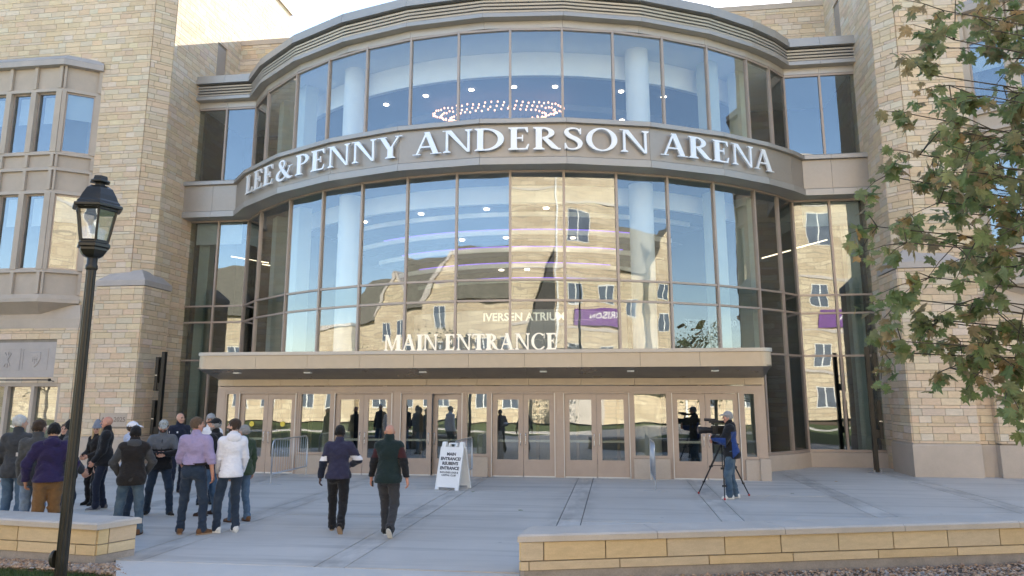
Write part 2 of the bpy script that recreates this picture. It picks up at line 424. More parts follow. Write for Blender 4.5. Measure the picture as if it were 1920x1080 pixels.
MB().prism([dpt(a, RD-6.2) for a in np.linspace(-48, 48, 24)]+[dpt(a, RD-6.4) for a in np.linspace(48, -48, 24)], -.02, 5.3).build('lobby_wall', 'interior_wall', arena)
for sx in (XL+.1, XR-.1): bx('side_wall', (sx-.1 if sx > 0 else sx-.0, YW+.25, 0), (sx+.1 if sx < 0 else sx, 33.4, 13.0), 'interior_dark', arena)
# upper storey: white bulkhead ring behind the columns and the lower ceiling inside it
slabring(RD-1.70, RD-1.55, 12.25, 13.04, 'interior_white', 'bulkhead')
MB().prism(arcpoly(RD-1.70)+[dpt(50, 2.0), dpt(-50, 2.0)], 12.25, 12.31).build('lower_ceiling', 'interior_ceiling', arena)
slabring(5.2, 8.6, 12.02, 12.24, 'interior_ceiling', 'ceiling_ring', -60, 60)
# lower storey: bulkhead and stepped ceiling rings with purple light lines
slabring(RD-1.70, RD-1.55, 8.04, 8.61, 'interior_white', 'bulkhead')
STEP = [(RD-1.70, 8.04), (RD-2.6, 7.90), (RD-3.5, 7.50), (RD-4.4, 7.10), (RD-5.3, 6.70), (RD-6.2, 6.30)]
for k in range(5):
    (r1, z1), (r0, z0) = STEP[k], STEP[k+1]
    slabring(r0, r1-.09, z1+.002, z1+.05, 'interior_ceiling', 'ceiling_step', -44, 44)
    slabring(r0-.08, r0, z0, z0+.15, 'interior_white', 'ceiling_edge', -40, 40)
    if k > 0: slabring(r0+.002, r0+.02, z0+.155, z0+.18, 'led_purple', 'light_line', -30, 30)
for a in (-25.4, 23.9):
    for z0, z1 in ((0, 8.62), (9.6, 13.05)):
        p = dpt(a, RD-1.15); MB().lathe([(.37, z0), (.37, z1)], (p[0], p[1], 0), 28).build('column', 'interior_white', arena, smooth=False)
        autosmooth(COL.objects[-1])
for a, r, z in [(-33, 2.3, 12.25), (-24, 2.4, 12.25), (-14.5, 2.4, 12.25), (-5, 2.4, 12.25), (3.2, 2.4, 12.25), (11, 2.4, 12.25), (24, 2.4, 12.25), (33, 2.3, 12.25), (30, 4.2, 12.02), (-30, 4.2, 12.02),
                (-14, 2.1, 8.035), (-1.5, 2.1, 8.035), (9, 2.1, 8.035), (27, 2.1, 8.035), (-27, 2.1, 8.035), (-10, 3.95, 7.495), (.5, 3.95, 7.495), (16, 3.95, 7.495), (-3, 5.7, 6.695), (5, 5.7, 6.695)]:
    p = dpt(a, RD-r); MB().lathe([(.085, 0), (.085, .02)], (p[0], p[1], z-.022), 14).build('downlight', 'lamp_warm', arena)
# chandelier of hanging bulbs under the upper ceiling
ch = dpt(-1.2, RD-3.7); cmb = MB(); cb = MB(); random.seed(9)
for ring, (rr, n) in enumerate(((2.05, 66), (1.8, 58), (1.5, 46))):
    for k in range(n):
        a = 2*math.pi*k/n+ring*.3; zz = 11.97-.07*random.random()-.09*ring-.05*math.sin(a)
        x, y = ch[0]+rr*1.12*math.cos(a), ch[1]+rr*.34*math.sin(a)
        cmb.tube([(x, y, zz+.03), (x, y, 12.02)], .004, 4)
        cb.lathe([(.010, .035), (.028, .018), (.028, -.018), (.010, -.038)], (x, y, zz), 8)
chd = cmb.build('chandelier', 'black_metal', arena); o = cb.build('bulb', 'lamp_bulb', chd); o['kind'] = 'stuff'
for a in (-46.5, -37.5, 37.0, 44.5):
    for z0, z1 in ((0, 8.6), (9.6, 13.04)):
        p = dpt(a, RD-.95); MB().lathe([(.34, z0), (.34, z1)], (p[0], p[1], 0), 4, phase=R_(a+45)).build('inner_pier', 'interior_green', arena)
# wing interiors: line lamps and pale columns
for sx in (-1, 1):
    for (u, v, z, du, dv) in [(.9, 1.0, 7.55, .8, 1.5), (2.1, 1.2, 7.25, .7, 1.4), (1.4, 3.2, 6.4, 1.2, -.15), (2.6, 3.0, 6.3, 1.1, -.1)]:
        x = (XL+u) if sx < 0 else (XR-u); dx = du*(1 if sx < 0 else -1)
        MB().tube([(x, YW+.5+v, z), (x+dx, YW+.5+v+dv, z)], .022, 6).build('line_lamp', 'lamp_line', arena)
    x = XL+.45 if sx < 0 else XR-.45
    bx('wing_pier', (x-.2, YW+.35, 0), (x+.2, YW+.75, 8.6), 'interior_green', arena)
    x = XL+.2 if sx < 0 else XR-2.0
    bx('roller_shade', (x, YW+.18, 7.75), (x+1.8, YW+.20, 8.55), 'roller_shade', arena)
# lettering on the lobby wall behind the glass, and the entrance vestibule follow
# ================================================================== serif capitals, built from stems, hairlines, serifs and bowls
def serif_glyph(ch, fat=1.):
    """returns width and a list of convex or strip shapes (2D point lists), cap height 1"""
    ST, HL, SE, SX = .165*fat, .062*fat, .050*fat, .075
    S = []
    def rect(x0, y0, x1, y1): S.append([(x0, y0), (x1, y0), (x1, y1), (x0, y1)])
    def stem(x, w=ST, y0=0., y1=1., bot=True, top=True, sl=SX, sr=SX):
        rect(x, y0, x+w, y1)
        if bot: S.append([(x-sl, y0), (x+w+sr, y0), (x+w+sr, y0+SE*.7), (x+w, y0+SE*1.8), (x, y0+SE*1.8), (x-sl, y0+SE*.7)])
        if top: S.append([(x-sl, y1-SE*.7), (x, y1-SE*1.8), (x+w, y1-SE*1.8), (x+w+sr, y1-SE*.7), (x+w+sr, y1), (x-sl, y1)])
    def diag(x0, y0, x1, y1, w): S.append([(x0-w/2, y0), (x0+w/2, y0), (x1+w/2, y1), (x1-w/2, y1)])
    def foot(x, w=.26, top=False):
        if top: S.append([(x-w/2, 1-SE*.7), (x+w/2, 1-SE*.7), (x+w/2, 1), (x-w/2, 1)])
        else: S.append([(x-w/2, 0), (x+w/2, 0), (x+w/2, SE*.7), (x-w/2, SE*.7)])
    def bowl(cx, cy, rx, ry, t_side, t_top, a0, a1, n=18, xin=0.):
        prev = None
        for i in range(n+1):
            a = R_(a0+(a1-a0)*i/n); o = (cx+rx*math.cos(a), cy+ry*math.sin(a)); q = (cx+xin+(rx-t_side)*math.cos(a), cy+(ry-t_top)*math.sin(a))
            if prev: S.append([prev[0], o, q, prev[1]])
            prev = (o, q)
    def stroke(pts):
        prev = None; n = len(pts)
        for i, (x, y, w) in enumerate(pts):
            a = pts[max(0, i-1)]; b = pts[min(n-1, i+1)]; dx, dy = b[0]-a[0], b[1]-a[1]; L = math.hypot(dx, dy) or 1
            nx, ny = -dy/L*w/2, dx/L*w/2; cur = ((x+nx, y+ny), (x-nx, y-ny))
            if prev: S.append([prev[0], cur[0], cur[1], prev[1]])
            prev = cur
    def spline(ctrl, n=10):
        out = []; P = [ctrl[0]]+list(ctrl)+[ctrl[-1]]
        for i in range(1, len(P)-2):
            for k in range(n):
                t = k/n; out.append(tuple(.5*((2*P[i][j])+(-P[i-1][j]+P[i+1][j])*t+(2*P[i-1][j]-5*P[i][j]+4*P[i+1][j]-P[i+2][j])*t*t+(-P[i-1][j]+3*P[i][j]-3*P[i+1][j]+P[i+2][j])*t**3) for j in range(3)))
        return out+[ctrl[-1]]
    W = .7
    if ch == 'L':
        stem(.08); rect(.2, 0, .56, HL); S.append([(.48, 0), (.56, 0), (.61, .27), (.57, .27)]); W = .66
    elif ch in 'E':
        stem(.08); rect(.2, 0, .56, HL); S.append([(.48, 0), (.56, 0), (.61, .25), (.57, .25)])
        rect(.2, 1-HL, .54, 1); S.append([(.46, 1), (.55, .77), (.585, .77), (.57, 1)]); rect(.2, .49, .42, .49+HL)
        S.append([(.40, .38), (.435, .38), (.435, .66), (.40, .66)]); W = .66
    elif ch == 'P':
        stem(.08); bowl(.27, .735, .37, .265, .165, HL, -90, 90); W = .68
    elif ch == 'R':
        stem(.08); bowl(.27, .745, .35, .255, .165, HL, -90, 90)
        stroke([(.33, .52, .13), (.45, .35, .16), (.60, .12, .16), (.72, .035, .075), (.80, .03, .055)]); W = .80
    elif ch == 'D':
        stem(.08); bowl(.30, .5, .56, .5, .175, HL, -90, 90, 24); rect(.2, 0, .31, HL); rect(.2, 1-HL, .31, 1); W = .92
    elif ch == 'N':
        stem(.10, .07, top=False); S.append([(.0, 1-SE*.7), (.0, 1), (.26, 1), (.17, 1-SE*.7)])
        S.append([(.08, 1), (.265, 1), (.82, -.01), (.74, -.01)]); stem(.75, .07, bot=False); W = .90
    elif ch == 'Y':
        diag(.13, 1, .385, .44, .165); diag(.69, 1, .43, .44, .062); stem(.325, ST, 0, .50, True, False); foot(.13, .32, True); foot(.69, .24, True); W = .80
    elif ch == 'A':
        diag(.10, 0, .40, .98, .065); diag(.70, 0, .41, 1.02, .165); rect(.19, .31, .60, .31+HL); foot(.10, .25); foot(.70, .33); W = .84
    elif ch == 'O':
        bowl(.48, .5, .46, .52, .165, .062, 0, 360, 40); W = .96
    elif ch == 'S':
        stroke(spline([(.50, .78, .05), (.44, .92, .055), (.29, .965, .065), (.14, .90, .10), (.115, .75, .145), (.22, .60, .165), (.40, .47, .165), (.50, .31, .15), (.46, .12, .10), (.30, .035, .065), (.14, .075, .055), (.08, .235, .05)], 6))
        S.append([(.49, .70), (.535, .70), (.535, .97), (.50, .97)]); S.append([(.05, .03), (.085, .03), (.10, .30), (.055, .30)]); W = .60
    elif ch == '&':
        stroke(spline([(.80, .60, .05), (.70, .42, .06), (.58, .18, .075), (.42, .03, .08), (.22, .02, .13), (.10, .17, .15), (.15, .36, .14), (.32, .52, .09), (.46, .70, .08), (.45, .90, .09), (.33, .965, .075), (.225, .87, .12), (.26, .70, .14), (.42, .44, .16), (.62, .16, .17), (.80, .03, .11), (.93, .07, .05)], 6))
        S.append([(.68, .585), (.93, .585), (.93, .625), (.68, .625)]); W = .92
    elif ch == 'M':
        stem(.10, .07, top=False); S.append([(.0, 1-SE*.7), (.0, 1), (.24, 1), (.17, 1-SE*.7)]); S.append([(.10, 1), (.26, 1), (.56, .08), (.48, -.01)])
        S.append([(.48, -.01), (.54, .02), (.86, 1), (.80, 1)]); stem(.80, ST, top=False); S.append([(.80, 1-SE*.7), (.80, 1), (1.05, 1), (1.05, 1-SE*.7)]); W = 1.08
    elif ch == 'I': stem(.09); W = .35
    elif ch == 'T':
        stem(.30, ST, top=False); rect(.04, 1-HL, .73, 1); S.append([(.02, .77), (.05, .77), (.10, 1), (.03, 1)]); S.append([(.72, .77), (.75, .77), (.74, 1), (.67, 1)]); W = .77
    elif ch == 'C':
        bowl(.49, .5, .46, .52, .165, .062, 48, 312, 34); S.append([(.77, .68), (.81, .68), (.82, .98), (.785, .98)]); S.append([(.76, .22), (.82, .18), (.79, .10), (.74, .14)]); W = .86
    elif ch == ' ': W = .34
    return W, S
def letter_mesh(ch, h, depth, mat):
    W, S = serif_glyph(ch, 1.08 if h > .5 else 1.35); mb = MB()
    for i, p in enumerate(S):
        ar = sum(p[k][0]*p[(k+1) % len(p)][1]-p[(k+1) % len(p)][0]*p[k][1] for k in range(len(p)))
        if ar < 0: p = p[::-1]
        n = len(p); e = depth+(i % 5)*.0009
        vs = [(x*h, 0, y*h) for x, y in p]+[(x*h, -e, y*h) for x, y in p]
        mb._add(vs, [list(range(n))[::-1], list(range(n, 2*n))]+[[k, (k+1) % n, n+(k+1) % n, n+k] for k in range(n)][::1])
    me = mb.mesh('letter', False, (mat,))
    return W*h, me
def fix_normals(me):
    import bmesh
    bm = bmesh.new(); bm.from_mesh(me); bmesh.ops.recalc_face_normals(bm, faces=bm.faces); bm.to_mesh(me); bm.free()
LM = {}
def get_letter(ch, h, depth, mat):
    k = (ch, h, depth, mat)
    if k not in LM:
        W, me = letter_mesh(ch, h, depth, mat); fix_normals(me); LM[k] = (W, me)
    return LM[k]
# the arena's name, set round the sign band
def arc_text(txt, r, z, h, depth, mat, a0, a1, gap=.055):
    ws = [get_letter(c, h, depth, mat)[0] if c != ' ' else (.04 if '&' in txt[max(0, i-1):i+2] else .27)*h for i, c in enumerate(txt)]
    tot = sum(ws)+gap*h*(len(txt)-1); k = (R_(a1)-R_(a0))*r/tot; s = 0.
    for c, w_ in zip(txt, ws):
        if c != ' ':
            am = R_(a0)+(s+w_/2)*k/r; p = Vector((AX+r*math.sin(am), CY_-r*math.cos(am), z))
            o = bpy.data.objects.new('letter', get_letter(c, h, depth, mat)[1])
            tang = Vector((math.cos(am), math.sin(am), 0)); o.location = p-tang*(w_*k/2)
            o.rotation_euler = (0, 0, am); o.scale = (k, 1, 1)
            WORLD[0] = True; link(o, arena)
        s += w_+gap*h
arc_text('LEE & PENNY ANDERSON ARENA', RD+.66, 8.985, .66, .055, 'silver_letter', -42.2, 41.2)

# ================================================================== entrance vestibule
YD = 20.56; BL, BR = -11.66, 3.93
# piers / head between doors
bx('vestibule_head', (BL, YD-.03, 2.30), (BR, YD+.30, 2.455), 'frame_metal', arena)
k = 11; seam = [BL, BL+.50]+[BL+.50+(BR-BL-1.0)*i/10 for i in range(1, 10)]+[BR-.5, BR]
for a, b in zip(seam, seam[1:]): bx('vestibule_panel', (a+.004, YD-.05, 2.475), (b-.004, YD+.3, 2.66), 'canopy_metal', arena)
bx('vestibule_side', (BL, YD+.0, 0), (BL+.06, 24.2, 2.6), 'frame_metal', arena); bx('vestibule_side', (BR-.06, YD+.0, .55), (BR, 22.2, 2.6), 'frame_metal', arena)
# canopy: sloping soffit, fascia panels with rounded ends, flat roof
YF = 19.15; CL, CR = -11.62, 3.93; rr = .30
def rounded(x0, x1, yf, yb, r, n=7):
    pts = [(x0, yb)]
    for i in range(n+1): a = math.pi+ (math.pi/2)*i/n; pts.append((x0+r+r*math.cos(a), yf+r+r*math.sin(a)))
    for i in range(n+1): a = 1.5*math.pi+(math.pi/2)*i/n; pts.append((x1-r+r*math.cos(a), yf+r+r*math.sin(a)))
    return pts+[(x1, yb)]
cp = rounded(CL, CR, YF, 22.5, rr)
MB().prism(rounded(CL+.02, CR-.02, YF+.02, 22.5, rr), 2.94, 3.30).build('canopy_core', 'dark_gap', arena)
MB().prism(rounded(CL-.03, CR+.03, YF-.03, 22.5, rr+.02), 3.285, 3.375).build('canopy_coping', 'metal_light', arena)
fp = cp[:9]; n9 = len(fp)
fs = [CL+rr]+[CL+rr+(CR-CL-2*rr)*i/10 for i in range(1, 10)]+[CR-rr]
def strip(path, nm, z0, z1, mat): MB().sweep(path, [(0, z0), (0, z1), (-.03, z1), (-.03, z0)]).build(nm, mat, arena)
strip(cp[:9], 'canopy_panel', 2.915, 3.28, 'canopy_metal'); strip(cp[-9:], 'canopy_panel', 2.915, 3.28, 'canopy_metal')
for a, b in zip(fs, fs[1:]): strip([(a+.004, YF), (b-.004, YF)], 'canopy_panel', 2.915, 3.28, 'canopy_metal')
# soffit panels
for i in range(10):
    a, b = fs[i], fs[i+1]
    a2 = seam[i+1] if i else BL; b2 = seam[i+2] if i < 9 else BR
    if i == 0: a = CL+.05
    if i == 9: b = CR-.05
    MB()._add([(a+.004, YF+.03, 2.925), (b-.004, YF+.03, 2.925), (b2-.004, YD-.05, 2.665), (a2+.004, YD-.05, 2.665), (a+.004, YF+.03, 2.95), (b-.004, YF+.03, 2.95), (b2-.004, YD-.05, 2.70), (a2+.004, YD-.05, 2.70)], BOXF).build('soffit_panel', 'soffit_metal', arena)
for x in (-10.6, -8.5, -5.2, -1.9, .4, 2.55): MB().box((x-.09, 19.55, 2.80), (x+.09, 19.72, 2.84)).build('soffit_lamp', 'interior_white', arena)
# openings along the front: (x0, x1, kind)
LAY = [(BL, -11.41, 'pier'), (-11.41, -11.03, 'light'), (-10.98, -9.16, 'door'), (-9.10, -8.12, 'light'), (-8.06, -6.28, 'door'), (-6.10, -4.24, 'open'),
       (-4.19, -3.54, 'light'), (-3.48, -1.64, 'door'), (-1.47, .39, 'door'), (.44, 1.39, 'light'), (1.45, 3.29, 'door'), (3.34, 3.70, 'light'), (3.70, BR, 'pier')]
def door_leaf(x0, x1, hinge_left, ang=0.):
    w_ = x1-x0; hx = 0.; WORLD[0] = True
    leaf = MB(); st = .135; z0, zt = .03, 2.235
    leaf.box((0, -.03, z0), (st, .03, zt)); leaf.box((w_-st, -.03, z0), (w_, .03, zt)); leaf.box((st, -.03, z0), (w_-st, .03, .46)); leaf.box((st, -.03, 2.08), (w_-st, .03, zt))
    d = leaf.build('door', 'frame_metal', arena)
    piv = x0 if hinge_left else x1
    def place(o):
        Mx = Matrix.Translation((x0, YD+.03, 0))
        if ang:
            Mx = Matrix.Translation((piv, YD+.03, 0)) @ Matrix.Rotation(R_(ang), 4, 'Z') @ Matrix.Translation((0 if hinge_left else -w_, 0, 0))
        return Mx
    d.matrix_basis = place(d)
    WORLD[0] = False
    MB().box((st-.01, -.006, .44), (w_-st+.01, .006, 2.09)).build('glass_pane', 'glass_door', d)
    hxp = w_-st*.5 if hinge_left else st*.5
    MB().tube([(hxp, -.03, .84), (hxp, -.085, .85), (hxp, -.095, .88), (hxp, -.095, 1.12), (hxp, -.085, 1.15), (hxp, -.03, 1.16)], .012, 8).build('handle', 'chrome', d)
    MB().box((st*.9, .032, .925), (w_-st*.9, .085, .985)).build('push_bar', 'push_bar', d)
    MB().box((.01, -.04, .0), (w_-.01, .034, .028)).build('threshold', 'push_bar', d)
    WORLD[0] = True
    return d
for x0, x1, kd in LAY:
    if kd == 'pier':
        bx('pier', (x0, YD-.04, .56), (x1, YD+.3, 2.30), 'frame_metal', arena)
        bx('pier_base', (x0-(.03 if x0 < -5 else -.0), YD-.16, -.02), (x1+(.03 if x1 > 0 else .0), YD+.35, .555), 'cast_stone', arena)
    elif kd == 'light':
        bx('sidelight_base', (x0-.0, YD-.10, -.02), (x1, YD+.2, .52), 'cast_stone', arena)
        fr = MB(); t = .05
        fr.box((x0, YD-.03, .525), (x1, YD+.08, .60)); fr.box((x0, YD-.03, 2.235), (x1, YD+.08, 2.297)); fr.box((x0, YD-.03, .60), (x0+t, YD+.08, 2.235)); fr.box((x1-t, YD-.03, .60), (x1, YD+.08, 2.235))
        f = fr.build('sidelight_frame', 'frame_metal', arena)
        bx('glass_pane', (x0+t-.005, YD+.02, .595), (x1-t+.005, YD+.03, 2.24), 'glass_door', f)
    else:
        bx('door_jamb', (x0, YD-.06, 0), (x0+.05, YD+.1, 2.297), 'frame_metal', arena); bx('door_jamb', (x1-.05, YD-.06, 0), (x1, YD+.1, 2.297), 'frame_metal', arena)
        bx('jamb_trim', (x0+.035, YD-.068, .0), (x0+.052, YD-.06, 2.26), 'push_bar', arena); bx('jamb_trim', (x1-.052, YD-.068, .0), (x1-.035, YD-.06, 2.26), 'push_bar', arena)
        bx('door_head', (x0+.053, YD-.055, 2.243), (x1-.053, YD+.1, 2.297), 'frame_metal', arena)
        m = (x0+x1)/2
        door_leaf(x0+.055, m-.004, True); door_leaf(m+.004, x1-.055, False, -9 if kd == 'open' else 0)
# fill posts between neighbouring openings
for a, b in zip(LAY, LAY[1:]):
    if b[0]-a[1] > .01: bx('door_post', (a[1]+.001, YD-.045, 0), (b[0]-.001, YD+.12, 2.298), 'frame_metal', arena)
# inner vestibule: second row of dark doors and a ceiling
bx('vestibule_ceiling', (BL+.1, YD+.32, 2.6), (BR-.1, 24.4, 2.68), 'interior_ceiling', arena)
bx('vestibule_floor', (BL+.1, YD+.12, -.03), (BR-.1, 24.6, -.006), 'interior_floor', arena)
for x in np.arange(-11.2, 3.8, 1.25):
    bx('inner_post', (x-.05, 23.3, 0), (x+.05, 23.4, 2.6), 'frame_metal', arena)
for x in (-8.7, -3.9, .9): bx('inner_pier', (x-.35, 22.2, 0), (x+.25, 22.6, 2.6), 'interior_green', arena)
# letters standing on the canopy edge
def line_text(txt, x0, x1, y, z, h, depth, mat, parent, gap=.06, space=.32):
    ws = [get_letter(c, h, depth, mat)[0] if c != ' ' else space*h for c in txt]; tot = sum(ws)+gap*h*(len(txt)-1); k = (x1-x0)/tot; s = 0
    for c, w_ in zip(txt, ws):
        if c != ' ':
            o = bpy.data.objects.new('letter', get_letter(c, h, depth, mat)[1]); o.location = (x0+s*k, y, z); o.scale = (k, 1, 1); link(o, parent)
        s += w_+gap*h
line_text('MAIN ENTRANCE', -6.21, -1.49, 19.30, 3.385, .43, .05, 'glow_letter', arena)
bx('letter_rail', (-6.25, 19.30, 3.375), (-1.45, 19.33, 3.40), 'metal_band', arena)

# plain sans lettering from the built-in font
def sans(txt, h, mat, parent, mtx, depth=.01, bold=.0, align='CENTER', name='lettering', squash=1.0):
    cu = bpy.data.curves.new('txt', 'FONT'); cu.body = txt; cu.size = h*1.38; cu.extrude = depth/2; cu.offset = bold; cu.align_x = align; cu.resolution_u = 3
    t = bpy.data.objects.new('txt', cu); COL.objects.link(t); dg = bpy.context.evaluated_depsgraph_get()
    me = bpy.data.meshes.new_from_object(t.evaluated_get(dg)); bpy.data.objects.remove(t); bpy.data.curves.remove(cu)
    me.materials.clear(); me.materials.append(MATS[mat])
    o = bpy.data.objects.new(name, me); link(o, parent); o.matrix_basis = mtx @ Matrix.Diagonal((squash, 1, 1, 1)); return o
emit('lit_letter', (1, .95, .80), .085)
M('dim_letter', (.22, .23, .23), .6, 0, var=.02)
UPR = Matrix.Rotation(math.pi/2, 4, 'X')
p = dpt(-.9, RD-1.6)
sans('IVERSEN ATRIUM', .235, 'lit_letter', arena, Matrix.Translation((-2.56, 20.75, 4.31)) @ UPR, .02, .006, squash=.97)
sans('SECTIONS', .2, 'dim_letter', arena, Matrix.Translation((-9.1, 23.4, 4.35)) @ Matrix.Rotation(R_(-22), 4, 'Z') @ UPR, .02, .006)
sans('SECTIONS  120', .2, 'dim_letter', arena, Matrix.Translation((3.0, 23.6, 4.35)) @ Matrix.Rotation(R_(22), 4, 'Z') @ UPR, .02, .006)
bx('sign_rail', (-4.1, 20.76, 4.29), (-.5, 20.80, 4.32), 'metal_band', arena)
# yellow discs on the first pair of doors
for x in (-10.55, -9.6): MB().lathe([(.075, 0), (.075, .004)], (0, 0, 0), 16).build('door_sticker', 'sticker_yellow', arena).matrix_basis = Matrix.Translation((x, YD-.0, 1.38)) @ UPR
# ================================================================== masonry towers on either side
PAL = [((.60, .47, .315), 5), ((.545, .405, .27), 4), ((.575, .50, .425), 4), ((.63, .515, .37), 4), ((.52, .425, .335), 3), ((.60, .545, .475), 3), ((.575, .43, .29), 2)]
PALC = [c for c, n in PAL for _ in range(n)]
def stone_col(rn):
    c = [(x*.52+m*.48)*t for x, m, t in zip(rn.choice(PALC), (.625, .52, .40), (1.04, 1.0, .94))]; k = rn.uniform(.94, 1.08); return tuple(min(.9, max(0, x*k*rn.uniform(.97, 1.03))) for x in c)
THICK, THIN = .195, .092
def courses(z0, z1):
    z = 0.; i = 0; out = []
    while z < z1:
        h = THIN if i % 3 == 2 else THICK
        if z+h > z0+.02: out.append((max(z, z0), min(z+h, z1)))
        z += h; i += 1
    return out
def lay_bricks(p0, p1, z0, z1, seed, holes=(), start=0.):
    """stones of a wall face running from p0 to p1 (outside on the right hand of the run), as (centre, udir, half sizes, colour)"""
    rn = random.Random(seed); A = Vector(p0); B = Vector(p1); L = (B-A).length; d = (B-A)/L; n = Vector((d.y, -d.x)); out = []
    for (a, b) in courses(z0, z1):
        hz = b-a
        if hz < .03: continue
        spans = [(0, L)]
        for (h0, h1, w0, w1) in holes:
            if min(b, w1)-max(a, w0) > .35*hz:
                ns = []
                for s0, s1 in spans:
                    if h1 <= s0 or h0 >= s1: ns.append((s0, s1)); continue
                    if h0-s0 > .04: ns.append((s0, h0))
                    if s1-h1 > .04: ns.append((h1, s1))
                spans = ns
        for s0, s1 in spans:
            u = s0; first = True
            while u < s1-.02:
                w_ = rn.uniform(.30, .62) if hz > .15 else rn.uniform(.35, .85)
                if first: w_ *= rn.uniform(.25, .9); first = False
                e = min(u+w_, s1)
                if s1-e < .10: e = s1
                g = .0055; c = A+d*((u+e)/2)
                pr = rn.uniform(.000, .004)
                out.append(((c.x+n.x*pr, c.y+n.y*pr, (a+b)/2), d, ((e-u)/2-g, .025, (b-a)/2-g), stone_col(rn)))
                u = e
    return out
UNIT = MB().box((-1, -1, -1), (1, 1, 1)).mesh('brick', False, ('stone_piece',))
def cam_px(p):
    v = Vector(p)-cam.location; F = Vector((-math.sin(YAW)*math.cos(PITCH), math.cos(YAW)*math.cos(PITCH), math.sin(PITCH))); Rr = Vector((math.cos(YAW), math.sin(YAW), 0)); U = Rr.cross(F)
    c = v.dot(F)
    if c < .1: return None
    return 960+FPX*v.dot(Rr)/c, 497.9-FPX*v.dot(U)/c, c
def emit_bricks(parent, bricks, limit=300):
    def size(b):
        q = cam_px(b[0])
        if q is None or not (-5 < q[0] < 1925 and -5 < q[1] < 1085): return 0
        n = Vector((b[1].y, -b[1].x, 0)); v = (cam.location-Vector(b[0])).normalized()
        return max(0, n.dot(v))*b[2][0]*b[2][2]/q[2]**2
    order = sorted(range(len(bricks)), key=lambda i: -size(bricks[i]))
    solo = set(order[:limit]); mb = MB()
    for i, (c, d, h, col) in enumerate(bricks):
        if i in solo:
            o = bpy.data.objects.new('brick', UNIT); o.location = c; o.rotation_euler = (0, 0, math.atan2(d.y, d.x)); o.scale = h; o.color = (*col, 1); link(o, parent)
        else:
            d3 = Vector((d.x, d.y, 0)); n = Vector((d.y, -d.x, 0)); mb.obox(c, d3*h[0], n*h[1], Vector((0, 0, h[2])), 0, col)
    if mb.v:
        o = mb.build('brickwork', 'stone_mass', parent); o['kind'] = 'stuff'
def tower(side):
    """side -1: by the lamp post, +1: behind the maple; built once in left-hand coordinates and mirrored"""
    nm = {-1: 'stone tower with bay windows standing behind the lamp post and the crowd', 1: 'stone tower partly hidden behind the maple branches'}[side]
    mx = (lambda x: x) if side < 0 else (lambda x: 2*AX-x)
    T = thing('stone_tower', nm, 'tower', (mx(-17.5), 23, 0))
    def P(pts): return [(mx(x), y) for x, y in pts]
    def Bx(name, a, b, mat): return bx(name, (mx(a[0]), a[1], a[2]), (mx(b[0]), b[1], b[2]), mat, T)
    def face(p0, p1, z0, z1, seed, holes=()):
        L = math.dist(p0, p1)
        if side < 0: return lay_bricks(p0, p1, z0, z1, seed, holes)
        return lay_bricks((mx(p1[0]), p1[1]), (mx(p0[0]), p0[1]), z0, z1, seed+100, [(L-h1, L-h0, w0, w1) for h0, h1, w0, w1 in holes])
    TOP = 20.9; XS = -15.60; t = .02
    far = -27.0
    # core (mortar) behind the stones
    MB().prism(P([(far, 22.3+t), (-16.1, 22.3+t), (XS-t, 22.8+t), (XS-t, 31.8), (far, 31.8)]), 0, TOP).build('wall_core', 'mortar', T)
    MB().prism(P([(far, 22.2), (-16.15, 22.2), (XS+.1, 22.75), (XS+.1, 31.9), (far, 31.9)]), TOP, TOP+.25).build('coping', 'cast_stone', T)
    B = []
    oriel_holes = [(far+0, far+0, 0, 0)]
    B += face((-23.5, 22.3), (-16.1, 22.3), 0, TOP if side < 0 else 18, 11, [(-22.6+23.5, -17.9+23.5, 5.0, 13.95)])
    B += face((-16.1, 22.3), (XS, 22.8), 0, TOP, 12)
    B += face((XS, 22.8), (XS, 31.8), 0, TOP, 13, [(25.6-22.8, 26.3-22.8, 14.1, 16.2)])
    # lower buttress
    bx0, bx1, by = -17.1, -15.40, 22.05
    MB().prism(P([(bx0+t, by+t), (bx1-t, by+t), (bx1-t, 23.5), (bx0+t, 23.5)]), 0, 5.80).build('buttress_core', 'mortar', T)
    hole = []
    if side < 0: hole = [(bx1-1.13-bx0, bx1-.17-bx0, 1.20, 1.68)]
    B += face((bx0, by), (bx1, by), .90, 5.80, 14, hole); B += face((bx1, by), (bx1, 23.5), .90, 5.80, 15)
    if side > 0: B += face((bx0, 22.3), (bx0, by), .9, 5.80, 16)
    # sloped cap of the buttress
    q = [(bx0-.03, by-.05), (bx1+.05, by-.05), (bx1+.05, 23.53), (bx0-.03, 23.53)]
    MB().prism(P(q), 5.80, 5.98).build('buttress_cap', 'cast_stone_grey', T)
    q2 = [(bx0+.3, 22.32), (XS-.35, 22.32), (XS+.01, 22.72), (XS+.01, 23.3), (bx0+.3, 23.3)]
    mb = MB(); z0, z1 = 5.98, 6.30
    lo = [(mx(x), y, z0) for x, y in q]; hi = [(mx(bx0+.3), 22.33, z1), (mx(XS-.12), 22.33, z1+.08), (mx(XS-.02), 23.2, z1), (mx(bx0+.3), 23.2, z1)]
    fcs = [[0, 1, 5, 4], [1, 2, 6, 5], [2, 3, 7, 6], [3, 0, 4, 7], [4, 5, 6, 7]]
    mb._add(lo+hi, fcs if side < 0 else [f[::-1] for f in fcs]); mb.build('buttress_slope', 'cast_stone_grey', T)
    # plinth
    pl = [(bx0-.02, by-.05), (bx1+.05, by-.05), (bx1+.05, 23.6), (bx0-.02, 23.6)]
    MB().prism(P(pl), -.05, .84).build('plinth', 'cast_stone', T)
    mb = MB(); lo = [(mx(x), y, .84) for x, y in pl]; hi = [(mx(x), y, .90) for x, y in [(bx0, by+.0), (bx1, by+.0), (bx1, 23.55), (bx0, 23.55)]]
